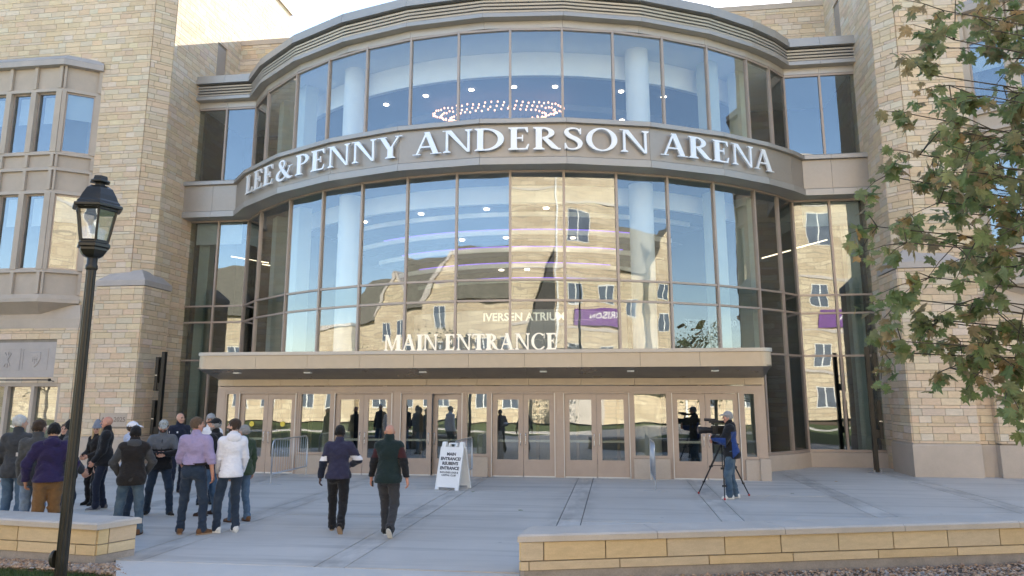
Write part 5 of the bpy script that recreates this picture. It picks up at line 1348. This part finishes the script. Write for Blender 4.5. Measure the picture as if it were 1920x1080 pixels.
    def ank(x, y, z):
        w_ = 0
        for i in range(2):
            d2 = (x-an[i][0])**2+(y-an[i][1])**2+(z-an[i][2]-.08)**2; w_ = w_+np.exp(-d2/.012)
            d3 = (x-kn[i][0])**2+(y-kn[i][1])**2+(z-kn[i][2])**2; w_ = w_+.5*np.exp(-d3/.02)
        return w_*.0055*np.sin(88*z+3*np.sin(16*x)+14*y)
    Tq.ripple(fold(seed, .0055, 44, 20)); Tq.ripple(ank)
    Tq.clip(pel+np.array([0, 0, .125]), (0, 0, 1)); Tq.clip((0, 0, .030), (0, 0, -1))
    ob = bpy.data.objects.new('trousers', np_mesh('trousers', [Tq.net()], (legs,))); link(ob, root)
    # ---- top garment
    def torso(fd, inf, hemz, gg, drape=.0):
        fd.ell(chest+np.array([0, 0, 0.0]), (.155*gg+inf, .108*gg+inf, .19), RL @ RT, .05); fd.ell(up((0, -.025, .40)), (.140*gg+inf, .082*gg+inf, .13), RL @ RT, .05)
        fd.ell(waist, (.148*gg+inf+.01*belly, .112*gg+inf+.035*belly, .17), RL @ RT, .06); fd.ell(up((0, -.014+.02*belly, -.045)), (.177*gg+inf+drape, .147*gg+inf+drape, .20), RL, .06)
        for s in sh: fd.cone(neck-np.array([0, 0, .05]), s-(s-neck)*.12-np.array([0, 0, .012]), .058+inf, .062+inf, .05)
    def garment(name, mats, hemz, cuff, inf, pickf=None, sleeves=True, seed2=0, collar_h=.0, amp=.004, slw=1.):
        pts = np.array([*sh, *el, *wr, neck, pel, chest]); fd = Field(pts.min(0)-.2, pts.max(0)+.2, CELL_C); torso(fd, inf, hemz, g, .006)
        if sleeves:
            for i in range(2):
                fd.cone(sh[i]-(sh[i]-neck)*.06-np.array([0, 0, .01]), el[i], (.062+inf)*slw, (.049+inf)*slw, .045); e = el[i]+(wr[i]-el[i])*cuff; fd.cone(el[i], e, (.049+inf)*slw, (.036+inf)*slw, .02)
        fd.ripple(fold(seed*7+seed2, amp*1.5, 40, 20))
        def elb(x, y, z):
            w_ = 0
            for i in range(2): w_ = w_+np.exp(-((x-el[i][0])**2+(y-el[i][1])**2+(z-el[i][2])**2)/.010)
            return w_*.005*np.sin(100*z+12*x)
        fd.ripple(elb)
        if collar_h: fd.cone(neck-np.array([0, 0, .03]), neck+(hd((0, -.012, -.055))-neck)*collar_h, .070+inf*.5, .066+inf*.5, .012)
        fd.clip(up((0, 0, hemz)), -(RL @ np.array([0, 0, 1.])))
        ob = bpy.data.objects.new(name, np_mesh(name, [fd.net()], mats, (lambda C_: pickf((C_-pel) @ RL)) if pickf else None)); link(ob, root); return ob
    tp = top; garment(tp.get('name', 'shirt'), tp['mats'], tp.get('hem', -.05), tp.get('cuff', .94), tp.get('inf', .012)*.8, tp.get('pick'), True, 1, tp.get('collar', .45), tp.get('amp', .004), tp.get('slw', 1.))
    if vest: garment('vest', vest['mats'], vest.get('hem', -.08), 0, vest.get('inf', .027), vest.get('pick'), False, 2, vest.get('collar', .5), .003)
    if hood:
        fd = Field(neck-.25, neck+.25, .011); cc = up((0, -.085, .53)); fd.ell(cc, (.115, .05, .075), RL @ RT, .03); fd.ell(up((0, -.06, .575)), (.085, .055, .04), RL @ RT, .03)
        for s in (-1, 1): fd.cone(up((s*.075, -.055, .565)), up((s*.065, .06, .53)), .030, .022, .03)
        fd.ripple(fold(seed+3, .003, 60, 40)); ob = bpy.data.objects.new('hood', np_mesh('hood', [fd.net()], (hood,))); link(ob, root)
    if collar:
        fd = Field(neck-.2, neck+.2, .009); 
        for k_ in range(14):
            a = k_/14*6.283; b_ = (k_+1)/14*6.283; fd.cone(neck+np.array([.066*math.cos(a), .062*math.sin(a), .012]), neck+np.array([.066*math.cos(b_), .062*math.sin(b_), .012]), .014, .014, .01)
        fd.clip(neck+np.array([0, .05, 0]), (0, 1, .2)); ob = bpy.data.objects.new('collar', np_mesh('collar', [fd.net()], (collar,))); link(ob, root)
    # ---- shoes
    for i in range(2):
        fx, fy, yaw, lift, pitch = feet[i]; fd_ = Field((-.09, -.14, -.02), (.09, .24, .16), .0085)
        fd_.cone((0, -.045, .045), (0, .06, .040), .040, .040, .03); fd_.cone((0, .06, .038), (0, .145, .028), .042, .032, .03); fd_.cone((0, -.03, .07), (0, -.02, .11), .043, .042, .03)
        fd_.ell((0, .045, .008), (.048, .145, .016), None, .006); fd_.clip((0, 0, 0), (0, 0, -1)); fd_.clip((0, 0, .115), (0, -.3, 1))
        v, q = fd_.net(); Rm = rotz(R_(yaw)) @ rotx(R_(-pitch)); piv = np.array([0, .13 if pitch > 0 else 0, 0]); 
        pk = lambda C_: (C_[:, 2] < .019).astype(int); me = np_mesh('shoe', [(v, q)], shoes, pk)
        co = np.zeros(len(me.vertices)*3, np.float32); me.vertices.foreach_get('co', co); co = co.reshape(-1, 3); co = (Rm @ (co-np.array([0, 0, .088])).T).T+an[i]
        if pitch == 0: co[:, 2] += -min(0, co[:, 2].min())
        me.vertices.foreach_set('co', co.astype(np.float32).ravel()); me.update(); ob = bpy.data.objects.new('shoe', me); link(ob, root)
    # ---- hair and hats
    HB = (hc-.22, hc+.22)
    if hair and hair != 'hair_stubble':
        fd = Field(HB[0]-np.array([0, 0, .2]) if female else HB[0], HB[1], .0085); fd.ell(hd((0, -.017, .034)), (.084, .102, .097), Rh, .01)
        for s in (-1, 1): fd.ell(hd((s*.06, -.035, -.005)), (.026, .05, .045), Rh, .02)
        fd.ripple(fold(seed+9, .0042, 150, 130)); fd.clip(hd((0, .062, .052)), Rh @ np.array([0, .80, -.60]))
        fd.clip(hd((0, 0, -.048)), Rh @ np.array([0, .25, -1.]))
        if female:
            for s in (-1, 1): fd.cone(hd((s*.065, .03, .0)), hd((s*.075, .075, -.20)), .030, .026, .02); fd.cone(hd((s*.055, -.05, 0)), hd((s*.06, -.05, -.19)), .04, .035, .02)
            fd.ripple(fold(seed+8, .004, 20, 160))
        ob = bpy.data.objects.new('hair', np_mesh('hair', [fd.net()], (hair,))); link(ob, root)
    if hat:
        kind, mt = hat[:2]; fd = Field(HB[0], HB[1]+.05, .0075)
        if kind == 'cap':
            sg = hat[2] if len(hat) > 2 else 1
            fd.ell(hd((0, -.014, .040)), (.087, .106, .098), Rh, .0); fd.clip(hd((0, 0, .034)), Rh @ np.array([0, .12, -1.])); b_ = Field(HB[0], HB[1]+.05, .0075)
            b_.ell(hd((0, sg*.105-.01, .045)), (.072, .082, .030), Rh @ rotx(R_(-12*sg)), .0); b_.ell(hd((0, sg*.105-.01, .030)), (.080, .090, .034), Rh @ rotx(R_(-12*sg)), .004, 's')
            b_.clip(hd((0, sg*.055, 0)), Rh @ np.array([0, -1.*sg, 0])); parts_ = [fd.net(), b_.net()]
            cb = Field(HB[0], HB[1]+.05, .006); cb.ell(hd((0, -.014, .139)), (.010, .010, .006), Rh, 0); parts_.append(cb.net())
        else:
            fd.ell(hd((0, -.016, .055)), (.090, .108, .110), Rh, .0); fd.ell(hd((0, -.022, .150)), (.045, .055, .05), Rh, .05); fd.clip(hd((0, 0, .022)), Rh @ np.array([0, .1, -1.]))
            for k_ in range(18):
                a = k_/18*6.283; b2 = (k_+1)/18*6.283; fd.cone(hd((.084*math.cos(a), .100*math.sin(a)-.016, .040)), hd((.084*math.cos(b2), .100*math.sin(b2)-.016, .040)), .018, .018, .012)
            fd.ripple(lambda x, y, z: .0022*np.sin(np.arctan2(y-hc[1], x-hc[0])*34)); parts_ = [fd.net()]
        ob = bpy.data.objects.new('cap' if kind == 'cap' else 'beanie', np_mesh('hat', [p_ for p_ in parts_ if len(p_[0])], (mt,))); link(ob, root)
    if extra: extra(root, dict(up=up, hd=hd, wr=wr, el=el, sh=sh, pel=pel, neck=neck, RL=RL, Rh=Rh))
    return root
def pbox(root, name, c, half, mat, rot=None):
    o = MB().box([-v for v in half], half).build(name, mat, root); Mx = Matrix(np.array(rot).tolist()).to_4x4() if rot is not None else Matrix.Identity(4)
    o.matrix_basis = Matrix.Translation(tuple(c)) @ Mx; return o
def belt(root, k, g=1.0):
    c = k['pel']+np.array([0, 0, .112]); n = 22; pts = [(c[0]+.162*g*math.cos(2*math.pi*i/n), c[1]+.126*g*math.sin(2*math.pi*i/n), c[2]) for i in range(n+1)]
    mb = MB()
    for a, b in zip(pts, pts[1:]): mb.obox((Vector(a)+Vector(b))/2, (Vector(b)-Vector(a))*.52, Vector((0, 0, .017)), ((Vector(a)+Vector(b))/2-Vector(c)).normalized()*.004)
    mb.build('belt', 'belt', root)
M('phone', (.012, .012, .014), .2, var=.05); M('badge_white', (.7, .68, .7), .5, var=.05)
CROWD = 'people gathered in the crowd beside the planter'
A_ = math.radians
# each person: where they stand, which way they face, clothes and pose
person('person in a charcoal jacket and jeans at the left edge of the picture', (-9.75, 11.09), A_(12), 1.85, top=dict(mats=('c_charcoal',), name='jacket', hem=-.12, inf=.022, collar=.5), legs='c_jean', hair='hair_white', shoes=('s_darkbrown', 's_sole'), head=(-35, 0), seed=1, girth=1.06, group=CROWD)
def logo(root, k): pbox(root, 'sleeve_logo', k['sh'][0]*.45+k['el'][0]*.55+np.array([-.052, -.048, 0]), (.022, .002, .028), 'badge_white', rotz(R_(40)))
person('person in a dark grey jacket with white sleeve logo and faded jeans, back turned', (-8.84, 10.45), A_(22), 1.80, top=dict(mats=('c_darkgrey',), name='jacket', hem=-.13, inf=.024, collar=.55), legs='c_lightjean', hair='hair_brown', head=(-25, 0), seed=2, girth=1.05, extra=logo, hands=((-.22, .12, .90), (.25, .1, .9)), group=CROWD)
person('person in a purple hooded sweatshirt and tan trousers with back turned', (-8.40, 10.22), A_(36), 1.76, sk='skin_tan', top=dict(mats=('c_purple',), name='hoodie', hem=-.03, inf=.028, collar=.3, amp=.006), legs='c_khaki', hair='hair_black', hood='c_purple', head=(5, -4), seed=3, girth=1.16, hands=((-.30, .08, .93), (.27, .0, .93)), poles=((-.8, -.5, 0), (.9, -.5, 0)), legw=1.10, group=CROWD)
person('person in a charcoal jacket and dark jeans half hidden by the lamp post', (-9.0, 11.35), A_(-52), 1.78, top=dict(mats=('c_charcoal',), name='jacket', hem=-.13, inf=.022, collar=.6), legs='c_darkjean', hair='hair_black', beard='hair_black', shoes=('s_black', 's_black'), seed=4, hands=((-.2, .2, .95), (.2, .2, .95)), feet=((-.12, .05, 8, 0, 0), (.12, -.05, -8, 0, 0)), group=CROWD)
person('person in black mostly hidden behind the purple sweatshirt and the lamp post', (-10.97, 13.64), A_(205), 1.62, top=dict(mats=('c_black',), name='jacket', hem=-.1, inf=.02), legs='c_darkjean', hair='hair_sandy', seed=5, group=CROWD)
def wphone(root, k): pbox(root, 'phone', (k['wr'][0]+k['wr'][1])/2+np.array([0, .06, .03]), (.036, .005, .07), 'phone', rotx(R_(-50)))
person('person in a grey knit beanie, dark jacket and black trousers looking down', (-10.62, 14.14), A_(172), 1.62, top=dict(mats=('c_brownblack',), name='jacket', hem=-.13, inf=.018, collar=.5), legs='c_black', hair='hair_blond', hat=('beanie', 'c_beanie'), female=True, head=(18, -16), shoes=('s_black', 's_black'), seed=6, girth=.88, legw=.86, hands=((-.08, .28, 1.06), (.08, .28, 1.06)), feet=((-.09, .05, 12, 0, 0), (.09, 0, -6, 0, 0)), group=CROWD)
person('person in a black jacket and navy trousers standing in profile beside the beanie', (-9.96, 13.52), A_(122), 1.77, sk='skin_red', top=dict(mats=('c_black',), name='jacket', hem=-.12, inf=.022, collar=.6), legs='c_navy', shoes=('s_grey', 's_sole'), hair='hair_stubble', seed=7, girth=1.06, belly=.5, hands=((-.16, .16, .93), (.16, .16, .93)), poles=((-.5, -1, 0), (.5, -1, 0)), feet=((-.09, .06, 5, 0, 0), (.09, -.05, -5, 0, 0)), group=CROWD)
person('person in a white cap and pale blue hooded top behind the black vest', (-8.63, 12.39), A_(-48), 1.70, top=dict(mats=('c_bluegrey',), name='hoodie', hem=-.08, inf=.024, collar=.4), legs='c_darkjean', hat=('cap', 'c_white'), hair='hair_brown', hood='c_bluegrey', seed=8, head=(-8, -6), group=CROWD)
person('person in a black cap, grey hooded top and black vest with faded jeans', (-7.73, 11.19), A_(33), 1.68, sk='skin_tan', top=dict(mats=('c_darkgrey',), name='hoodie', hem=-.08, inf=.020, collar=.3, cuff=.98), vest=dict(mats=('c_brownblack',), hem=-.14, inf=.036), legs='c_midjean', hat=('cap', 'c_black'), hair='hair_black', hood='c_darkgrey', shoes=('s_brown', 's_darkbrown'), seed=9, girth=1.12,
       hands=((-.20, .17, .98), (.20, .17, .98)), poles=((-1, -.45, .1), (1, -.45, .1)), feet=((-.17, .05, 22, 0, 0), (.17, -.06, -18, 0, 0)), legw=1.06, group=CROWD)
def p9x(root, k):
    pbox(root, 'phone', (k['wr'][0]+k['wr'][1])/2+np.array([0, .075, .028]), (.075, .005, .037), 'phone', rotx(R_(-45)))
    pbox(root, 'badge', k['pel']+np.array([.165, .05, -.07]), (.028, .003, .038), 'badge_white', rotz(R_(-40))); pbox(root, 'zip', k['up']((0, .136, .36)), (.005, .004, .12), 'c_black', k['RL'])
person('person in a camouflage cap and grey and black pullover looking down at a phone', (-8.47, 13.07), A_(212), 1.74, top=dict(mats=('c_grey', 'c_black'), name='pullover', hem=-.08, inf=.024, collar=.6, pick=lambda C_: (C_[:, 2] < .30).astype(int)), legs='c_darkjean', hat=('cap', 'c_camo'), beard='hair_brown', hair='hair_brown', shoes=('s_black', 's_sole'), head=(0, -22), seed=10, girth=1.14, belly=.5,
       hands=((-.085, .27, 1.13), (.085, .27, 1.13)), poles=((-1, -.5, -.3), (1, -.5, -.3)), feet=((-.22, .16, 25, 0, 0), (.18, -.14, -12, 0, 0)), curl=(60, 60), extra=p9x, pelvis_drop=.03, group=CROWD)
def offx(root, k):
    for s in (-1, 1): pbox(root, 'shoulder_patch', k['sh'][0 if s < 0 else 1]+np.array([s*.05, .05, -.07]), (.004, .018, .026), 'badge_white', rotz(R_(-s*30)))
    pbox(root, 'chest_badge', k['up']((.09, .138, .40)), (.016, .004, .02), 'badge_white', k['RL'])
person('person in a dark navy uniform jacket standing by the dark wing glass', (-10.03, 16.10), A_(232), 1.78, top=dict(mats=('c_navy',), name='jacket', hem=-.10, inf=.022, collar=.75), legs='c_navy', hair='hair_stubble', shoes=('s_darkbrown', 's_darkbrown'), seed=11, girth=1.12, head=(18, 0), hands=((-.10, .24, 1.02), (.10, .24, 1.02)), extra=offx, group=CROWD)
person('person in a lilac dress shirt and dark jeans with brown shoes', (-6.77, 11.36), A_(14), 1.82, sk='skin_red', top=dict(mats=('c_lilac',), name='shirt', hem=.10, inf=.020, collar=.3, amp=.0035, slw=1.08), collar='c_lilac', legs='c_darkjean', hair='hair_sandy', shoes=('s_brown', 's_gum'), seed=12, girth=1.12, head=(-52, 2),
       hands=((-.18, .16, .93), (.30, .03, .80)), poles=((-1, -.6, 0), (.6, -.8, 0)), feet=((-.16, .05, 22, 0, 0), (.19, -.02, -48, 0, 0)), extra=lambda r, k: belt(r, k, 1.12), group=CROWD)
person('person in a white jersey half hidden behind the lilac shirt', (-8.32, 14.45), A_(205), 1.80, top=dict(mats=('c_white',), name='jersey', hem=-.08, inf=.02), legs='c_darkjean', hat=('cap', 'c_capgrey'), hair='hair_grey', seed=13, group=CROWD)
person('person in a black cap and black jacket with light jeans behind the lilac shirt', (-7.50, 13.22), A_(98), 1.74, top=dict(mats=('c_black',), name='jacket', hem=-.10, inf=.024, collar=.5), legs='c_jean', hat=('cap', 'c_black'), hair='hair_grey', beard='hair_grey', shoes=('s_darkbrown', 's_darkbrown'), seed=14, girth=1.08, belly=.4, hands=((-.2, .14, .93), (.22, .05, .85)), feet=((-.11, .08, 10, 0, 0), (.11, -.06, -10, 0, 0)), group=CROWD)
person('person in a white hooded pullover and dark jeans with white shoes', (-6.26, 11.60), A_(38), 1.79, top=dict(mats=('c_white',), name='hoodie', hem=-.09, inf=.015, collar=.35, amp=.002, slw=.92), legs='c_darkjean', hair='hair_brown', beard='hair_brown', hood='c_white', shoes=('s_white', 's_sole'), seed=15, girth=1.0, head=(52, 2), hands=((-.17, .17, .92), (.20, .15, .92)), poles=((-1, -.7, 0), (1, -.7, 0)), feet=((-.16, .06, 48, 0, 0), (.12, .0, 6, 0, 0)), group=CROWD)
person('person in a dark green jacket hidden behind the white hooded pullover', (-6.60, 12.62), A_(66), 1.65, top=dict(mats=('c_green',), name='jacket', hem=-.10, inf=.026, collar=.5), legs='c_jean', hair='hair_grey', shoes=('s_brown', 's_darkbrown'), seed=16, girth=1.1, head=(10, -5), feet=((-.12, .08, 10, 0, 0), (.12, -.08, -8, 0, 0)), group=CROWD)
# the two walking towards the doors
person('person in a dark purple polo with white sleeve bands walking to the doors', (-4.56, 11.95), A_(14), 1.70, sk='skin_dark', top=dict(mats=('c_polo', 'c_white', 'c_navy'), name='polo_shirt', hem=-.06, inf=.020, collar=.35, slw=1.05, pick=lambda C_: np.where((np.abs(C_[:, 0]) > .195) & (C_[:, 2] < .315), np.where(C_[:, 2] > .235, 1, 2), 0)), collar='c_polo', legs='c_black', hair='hair_black', shoes=('s_black', 's_gum'), seed=17, girth=1.17, belly=.3, head=(-6, -6),
       hands=((-.31, .04, .86), (.20, .27, 1.08)), poles=((-.6, -.8, 0), (.9, -.5, -.4)), feet=((-.09, .14, 6, 0, 0), (.10, -.30, -6, .055, 42)), legw=1.08, pelvis_drop=.02, sway=(.0, .0))
def keys(root, k): pbox(root, 'phone', k['wr'][0]+np.array([.02, .03, -.09]), (.008, .035, .045), 'phone')
person('person in a dark green vest over maroon sleeves walking to the doors', (-3.63, 11.70), A_(6), 1.73, sk='skin_red', top=dict(mats=('c_maroon', 'c_black'), name='shirt', hem=-.02, inf=.018, collar=.5, pick=lambda C_: (C_[:, 2] < .30).astype(int)), vest=dict(mats=('c_forest',), hem=-.10, inf=.034, collar=.72), legs='c_trouser', hair='hair_stubble', shoes=('s_black', 's_sole'), seed=18, girth=1.10, head=(12, -3), extra=keys,
       hands=((-.32, .10, .80), (.33, -.02, .81)), poles=((-.6, -.8, 0), (.6, -.8, 0)), feet=((-.05, .12, 4, 0, 0), (.10, -.26, -6, .07, 48)), legw=1.08, pelvis_drop=.02)
# the cameraman
person('person in a black and blue jacket and grey cap operating the video camera', (2.45, 16.86), A_(84), 1.83, sk='skin_red', top=dict(mats=('c_black', 'c_blue'), name='jacket', hem=-.14, inf=.034, collar=.6, slw=1.15, pick=lambda C_: (((C_[:, 1] < -.02) & (np.abs(C_[:, 0]) > .05) & (C_[:, 2] < .42) & (C_[:, 2] > -.02-.9*(C_[:, 1]+.14))) | ((C_[:, 1] > .10) & (C_[:, 2] > .10) & (C_[:, 2] < .40) & (np.abs(C_[:, 0]) > .10) & (C_[:, 2] < .30))).astype(int)),
       hood='c_black', legs='c_midjean', hat=('cap', 'c_capgrey'), hair='hair_grey', shoes=('s_white', 's_sole'), seed=19, girth=1.06, head=(4, -3), hands=((-.06, .34, 1.24), (.12, .34, 1.16)), poles=((-.7, -.3, -1), (.7, -.3, -1)), feet=((-.10, .07, 12, 0, 0), (.10, -.06, -12, 0, 0)), lean=2, curl=(70, 70), legw=1.12)
WORLD[0] = True
# ================================================================== the maple reaching in beside the camera
random.seed(21)
mpl = thing('maple_tree', 'maple tree with green and rusty autumn leaves reaching in from the side', 'tree', (6.3, 5.4, -.13))
F_ = Vector((-math.sin(YAW)*math.cos(PITCH), math.cos(YAW)*math.cos(PITCH), math.sin(PITCH))); Rv = Vector((math.cos(YAW), math.sin(YAW), 0)); Uv = Rv.cross(F_)
def spot(px, py, t): return cam.location+(F_+Rv*((px-960)/FPX)-Uv*((py-497.9)/FPX))*t
tx, ty = 6.3, 5.4
trunk = MB(); trunk.tube([(tx, ty, -.2), (tx+.02, ty, .3), (tx-.03, ty+.02, 1.4), (tx+.02, ty, 2.6), (tx, ty+.04, 4.2), (tx+.05, ty, 6.5), (tx, ty, 8.2)], [.20, .14, .115, .10, .08, .05, .02], 12)
trunk.build('trunk', 'bark', mpl, smooth=True)
def maple_leaf():
    half = [(0, -.10), (.08, -.17), (.30, -.16), (.20, -.03), (.30, -.01), (.52, .08), (.38, .13), (.50, .34), (.36, .29), (.30, .44), (.15, .27), (.19, .50), (.11, .50), (.07, .66), (.0, .84)]
    pts = half+[(-x, y) for x, y in half[-2:0:-1]]
    vs = [(0, .12, 0)]+[(x, y, -.22*abs(x)**1.3-.10*max(0, y-.3)**1.5+.03*math.sin(9*x+5*y)) for x, y in pts]; n = len(pts)
    mb = MB(); mb._add([Vector(v)*.125 for v in vs], [[0, 1+i, 1+(i+1) % n] for i in range(n)]); mb._add([Vector(v)*.125 for v in ((.012, -.12, 0), (-.012, -.12, 0), (0, -.55, -.05))], [[0, 1, 2]])
    return mb
LEAF = maple_leaf(); LEAFM = LEAF.mesh('leaf', False, ('maple_leaf',))
tips = [ (1645, 425, 5.4), (1700, 455, 5.0), (1655, 660, 5.6), (1690, 640, 5.2), (1660, 330, 5.6), (1712, 215, 5.6), (1740, 140, 5.8), (1770, 20, 5.6), (1790, 75, 5.2), (1725, 290, 5.1), (1700, 560, 5.3), (1745, 520, 4.9), (1760, 600, 5.4), (1780, 690, 5.2), (1845, 690, 5.0), (1890, 735, 4.8), (1930, 700, 4.8),
         (1800, 340, 5.0), (1800, 250, 5.4), (1850, 180, 5.1), (1880, 60, 5.4), (1850, 420, 4.8), (1880, 330, 4.7), (1900, 500, 4.6), (1830, 560, 5.2), (1930, 240, 4.8), (1940, 130, 5.2), (1960, 400, 4.7), (1980, 600, 4.8), (1900, -60, 5.6), (1820, -90, 5.8), (2000, -30, 5.4), (2050, 250, 5.0), (2050, 500, 5.0), (2100, 100, 5.4), (2150, 700, 5.2), (2200, 350, 5.8), (1780, 160, 5.5), (1830, 30, 5.7), (1760, 380, 5.3), (1790, 460, 5.2), (1860, 260, 5.3), (1910, 400, 5.1), (1870, 110, 5.7), (1920, 20, 5.5), (1730, 600, 5.5), (1800, 640, 5.3), (1860, 620, 5.1), (1920, 580, 5.0), (1825, 480, 5.5), (1905, 180, 5.4), (1940, 320, 5.3), (1745, 330, 5.7), (1770, 270, 5.9), (1815, 190, 5.9), (1850, 330, 5.8), (1890, 250, 5.9), (1800, 400, 5.8), (1870, 20, 5.9), (1910, 110, 6.0), (1780, 90, 6.0), (1730, 440, 5.7)]
branches = MB(); twigs = MB(); leaves = []; rnl = random.Random(4)
for i, (px, py, t) in enumerate(tips):
    e = spot(px, py, t); z0 = max(1.9, min(6.2, e.z-.5-rnl.uniform(0, .6)+.08*(e.x-tx))); b0 = Vector((tx, ty, z0)); m1 = b0.lerp(e, .45)+Vector((rnl.uniform(-.12, .12), rnl.uniform(-.12, .12), .10+rnl.uniform(0, .18)))
    pts = []
    for k in range(9):
        s = k/8; p = b0*(1-s)**2+m1*2*s*(1-s)+e*s*s; p += Vector((rnl.gauss(0, .012), rnl.gauss(0, .012), rnl.gauss(0, .012))) if 0 < k < 8 else Vector(); pts.append(p)
    branches.tube(pts, [.024*(1-k/8)**1.2+.0035 for k in range(9)], 6)
    for k in range(3, 9):
        for r in range(rnl.choice((2, 3, 4)) if k < 8 else 3):
            d = (pts[k]-pts[k-1]).normalized(); sd = Vector((rnl.gauss(0, 1), rnl.gauss(0, 1), rnl.gauss(0, .7))).normalized(); q = pts[k]+(d*.5+sd).normalized()*rnl.uniform(.10, .42)-Vector((0, 0, rnl.uniform(0, .07)))
            mid = pts[k].lerp(q, .5)+Vector((0, 0, .015)); twigs.tube([pts[k], mid, q], [.0045, .0035, .002], 4)
            for n_ in range(rnl.choice((6, 7, 8))):
                c = pts[k].lerp(q, rnl.uniform(.35, 1.05))+Vector((rnl.gauss(0, .03), rnl.gauss(0, .03), rnl.gauss(0, .03)-.03))
                dn = Vector((rnl.gauss(-.25, .75), rnl.gauss(0, .75), -.75+rnl.gauss(0, .5))).normalized(); nn = Vector((rnl.gauss(0, .6), rnl.gauss(-.5, .6), rnl.gauss(.35, .5))); nn = (nn-dn*nn.dot(dn)).normalized(); x_ = dn.cross(nn)
                s_ = rnl.uniform(.52, 1.02); leaves.append(Matrix((( x_.x*s_, dn.x*s_, nn.x*s_, c.x), (x_.y*s_, dn.y*s_, nn.y*s_, c.y), (x_.z*s_, dn.z*s_, nn.z*s_, c.z), (0, 0, 0, 1))))
o = branches.build('branches', 'bark', mpl, smooth=True); o['kind'] = 'stuff'; o = twigs.build('twigs', 'bark', mpl, smooth=True); o['kind'] = 'stuff'
def vis(m_):
    q = cam_px(m_.translation)
    return -1e9 if q is None or not (0 < q[0] < 1920 and 0 < q[1] < 1080) else -q[2]
order = sorted(range(len(leaves)), key=lambda i: -vis(leaves[i])); solo = set(order[:300]); crown = MB()
for i, m_ in enumerate(leaves):
    if i in solo:
        o = bpy.data.objects.new('leaf', LEAFM); link(o, mpl); o.matrix_basis = m_
    else:
        q = rnl.random(); crown._add([m_ @ Vector(v) for v in LEAF.v], LEAF.f, 0, (q, q, q))
o = crown.build('crown', 'maple_mass', mpl); o['kind'] = 'stuff'
# a few fallen leaves on the plaza
for x, y, wh in [(-1.9, 14.6, 'between the walkers and the planter wall'), (1.1, 13.2, 'just behind the long planter wall'), (-3.3, 17.2, 'beside the sandwich board'), (3.9, 17.9, 'near the corner pier of the entrance'), (5.6, 20.6, 'in front of the wing glass')]:
    o = bpy.data.objects.new('fallen_leaf', LEAFM); link(o, None, 'small fallen maple leaf '+wh, 'leaf', 'fallen leaves on the plaza')
    o.location = (x, y, .008); o.rotation_euler = (rnl.uniform(-.15, .15), rnl.uniform(-.15, .15), rnl.uniform(0, 6)); o.scale = (.8, .8, .8)
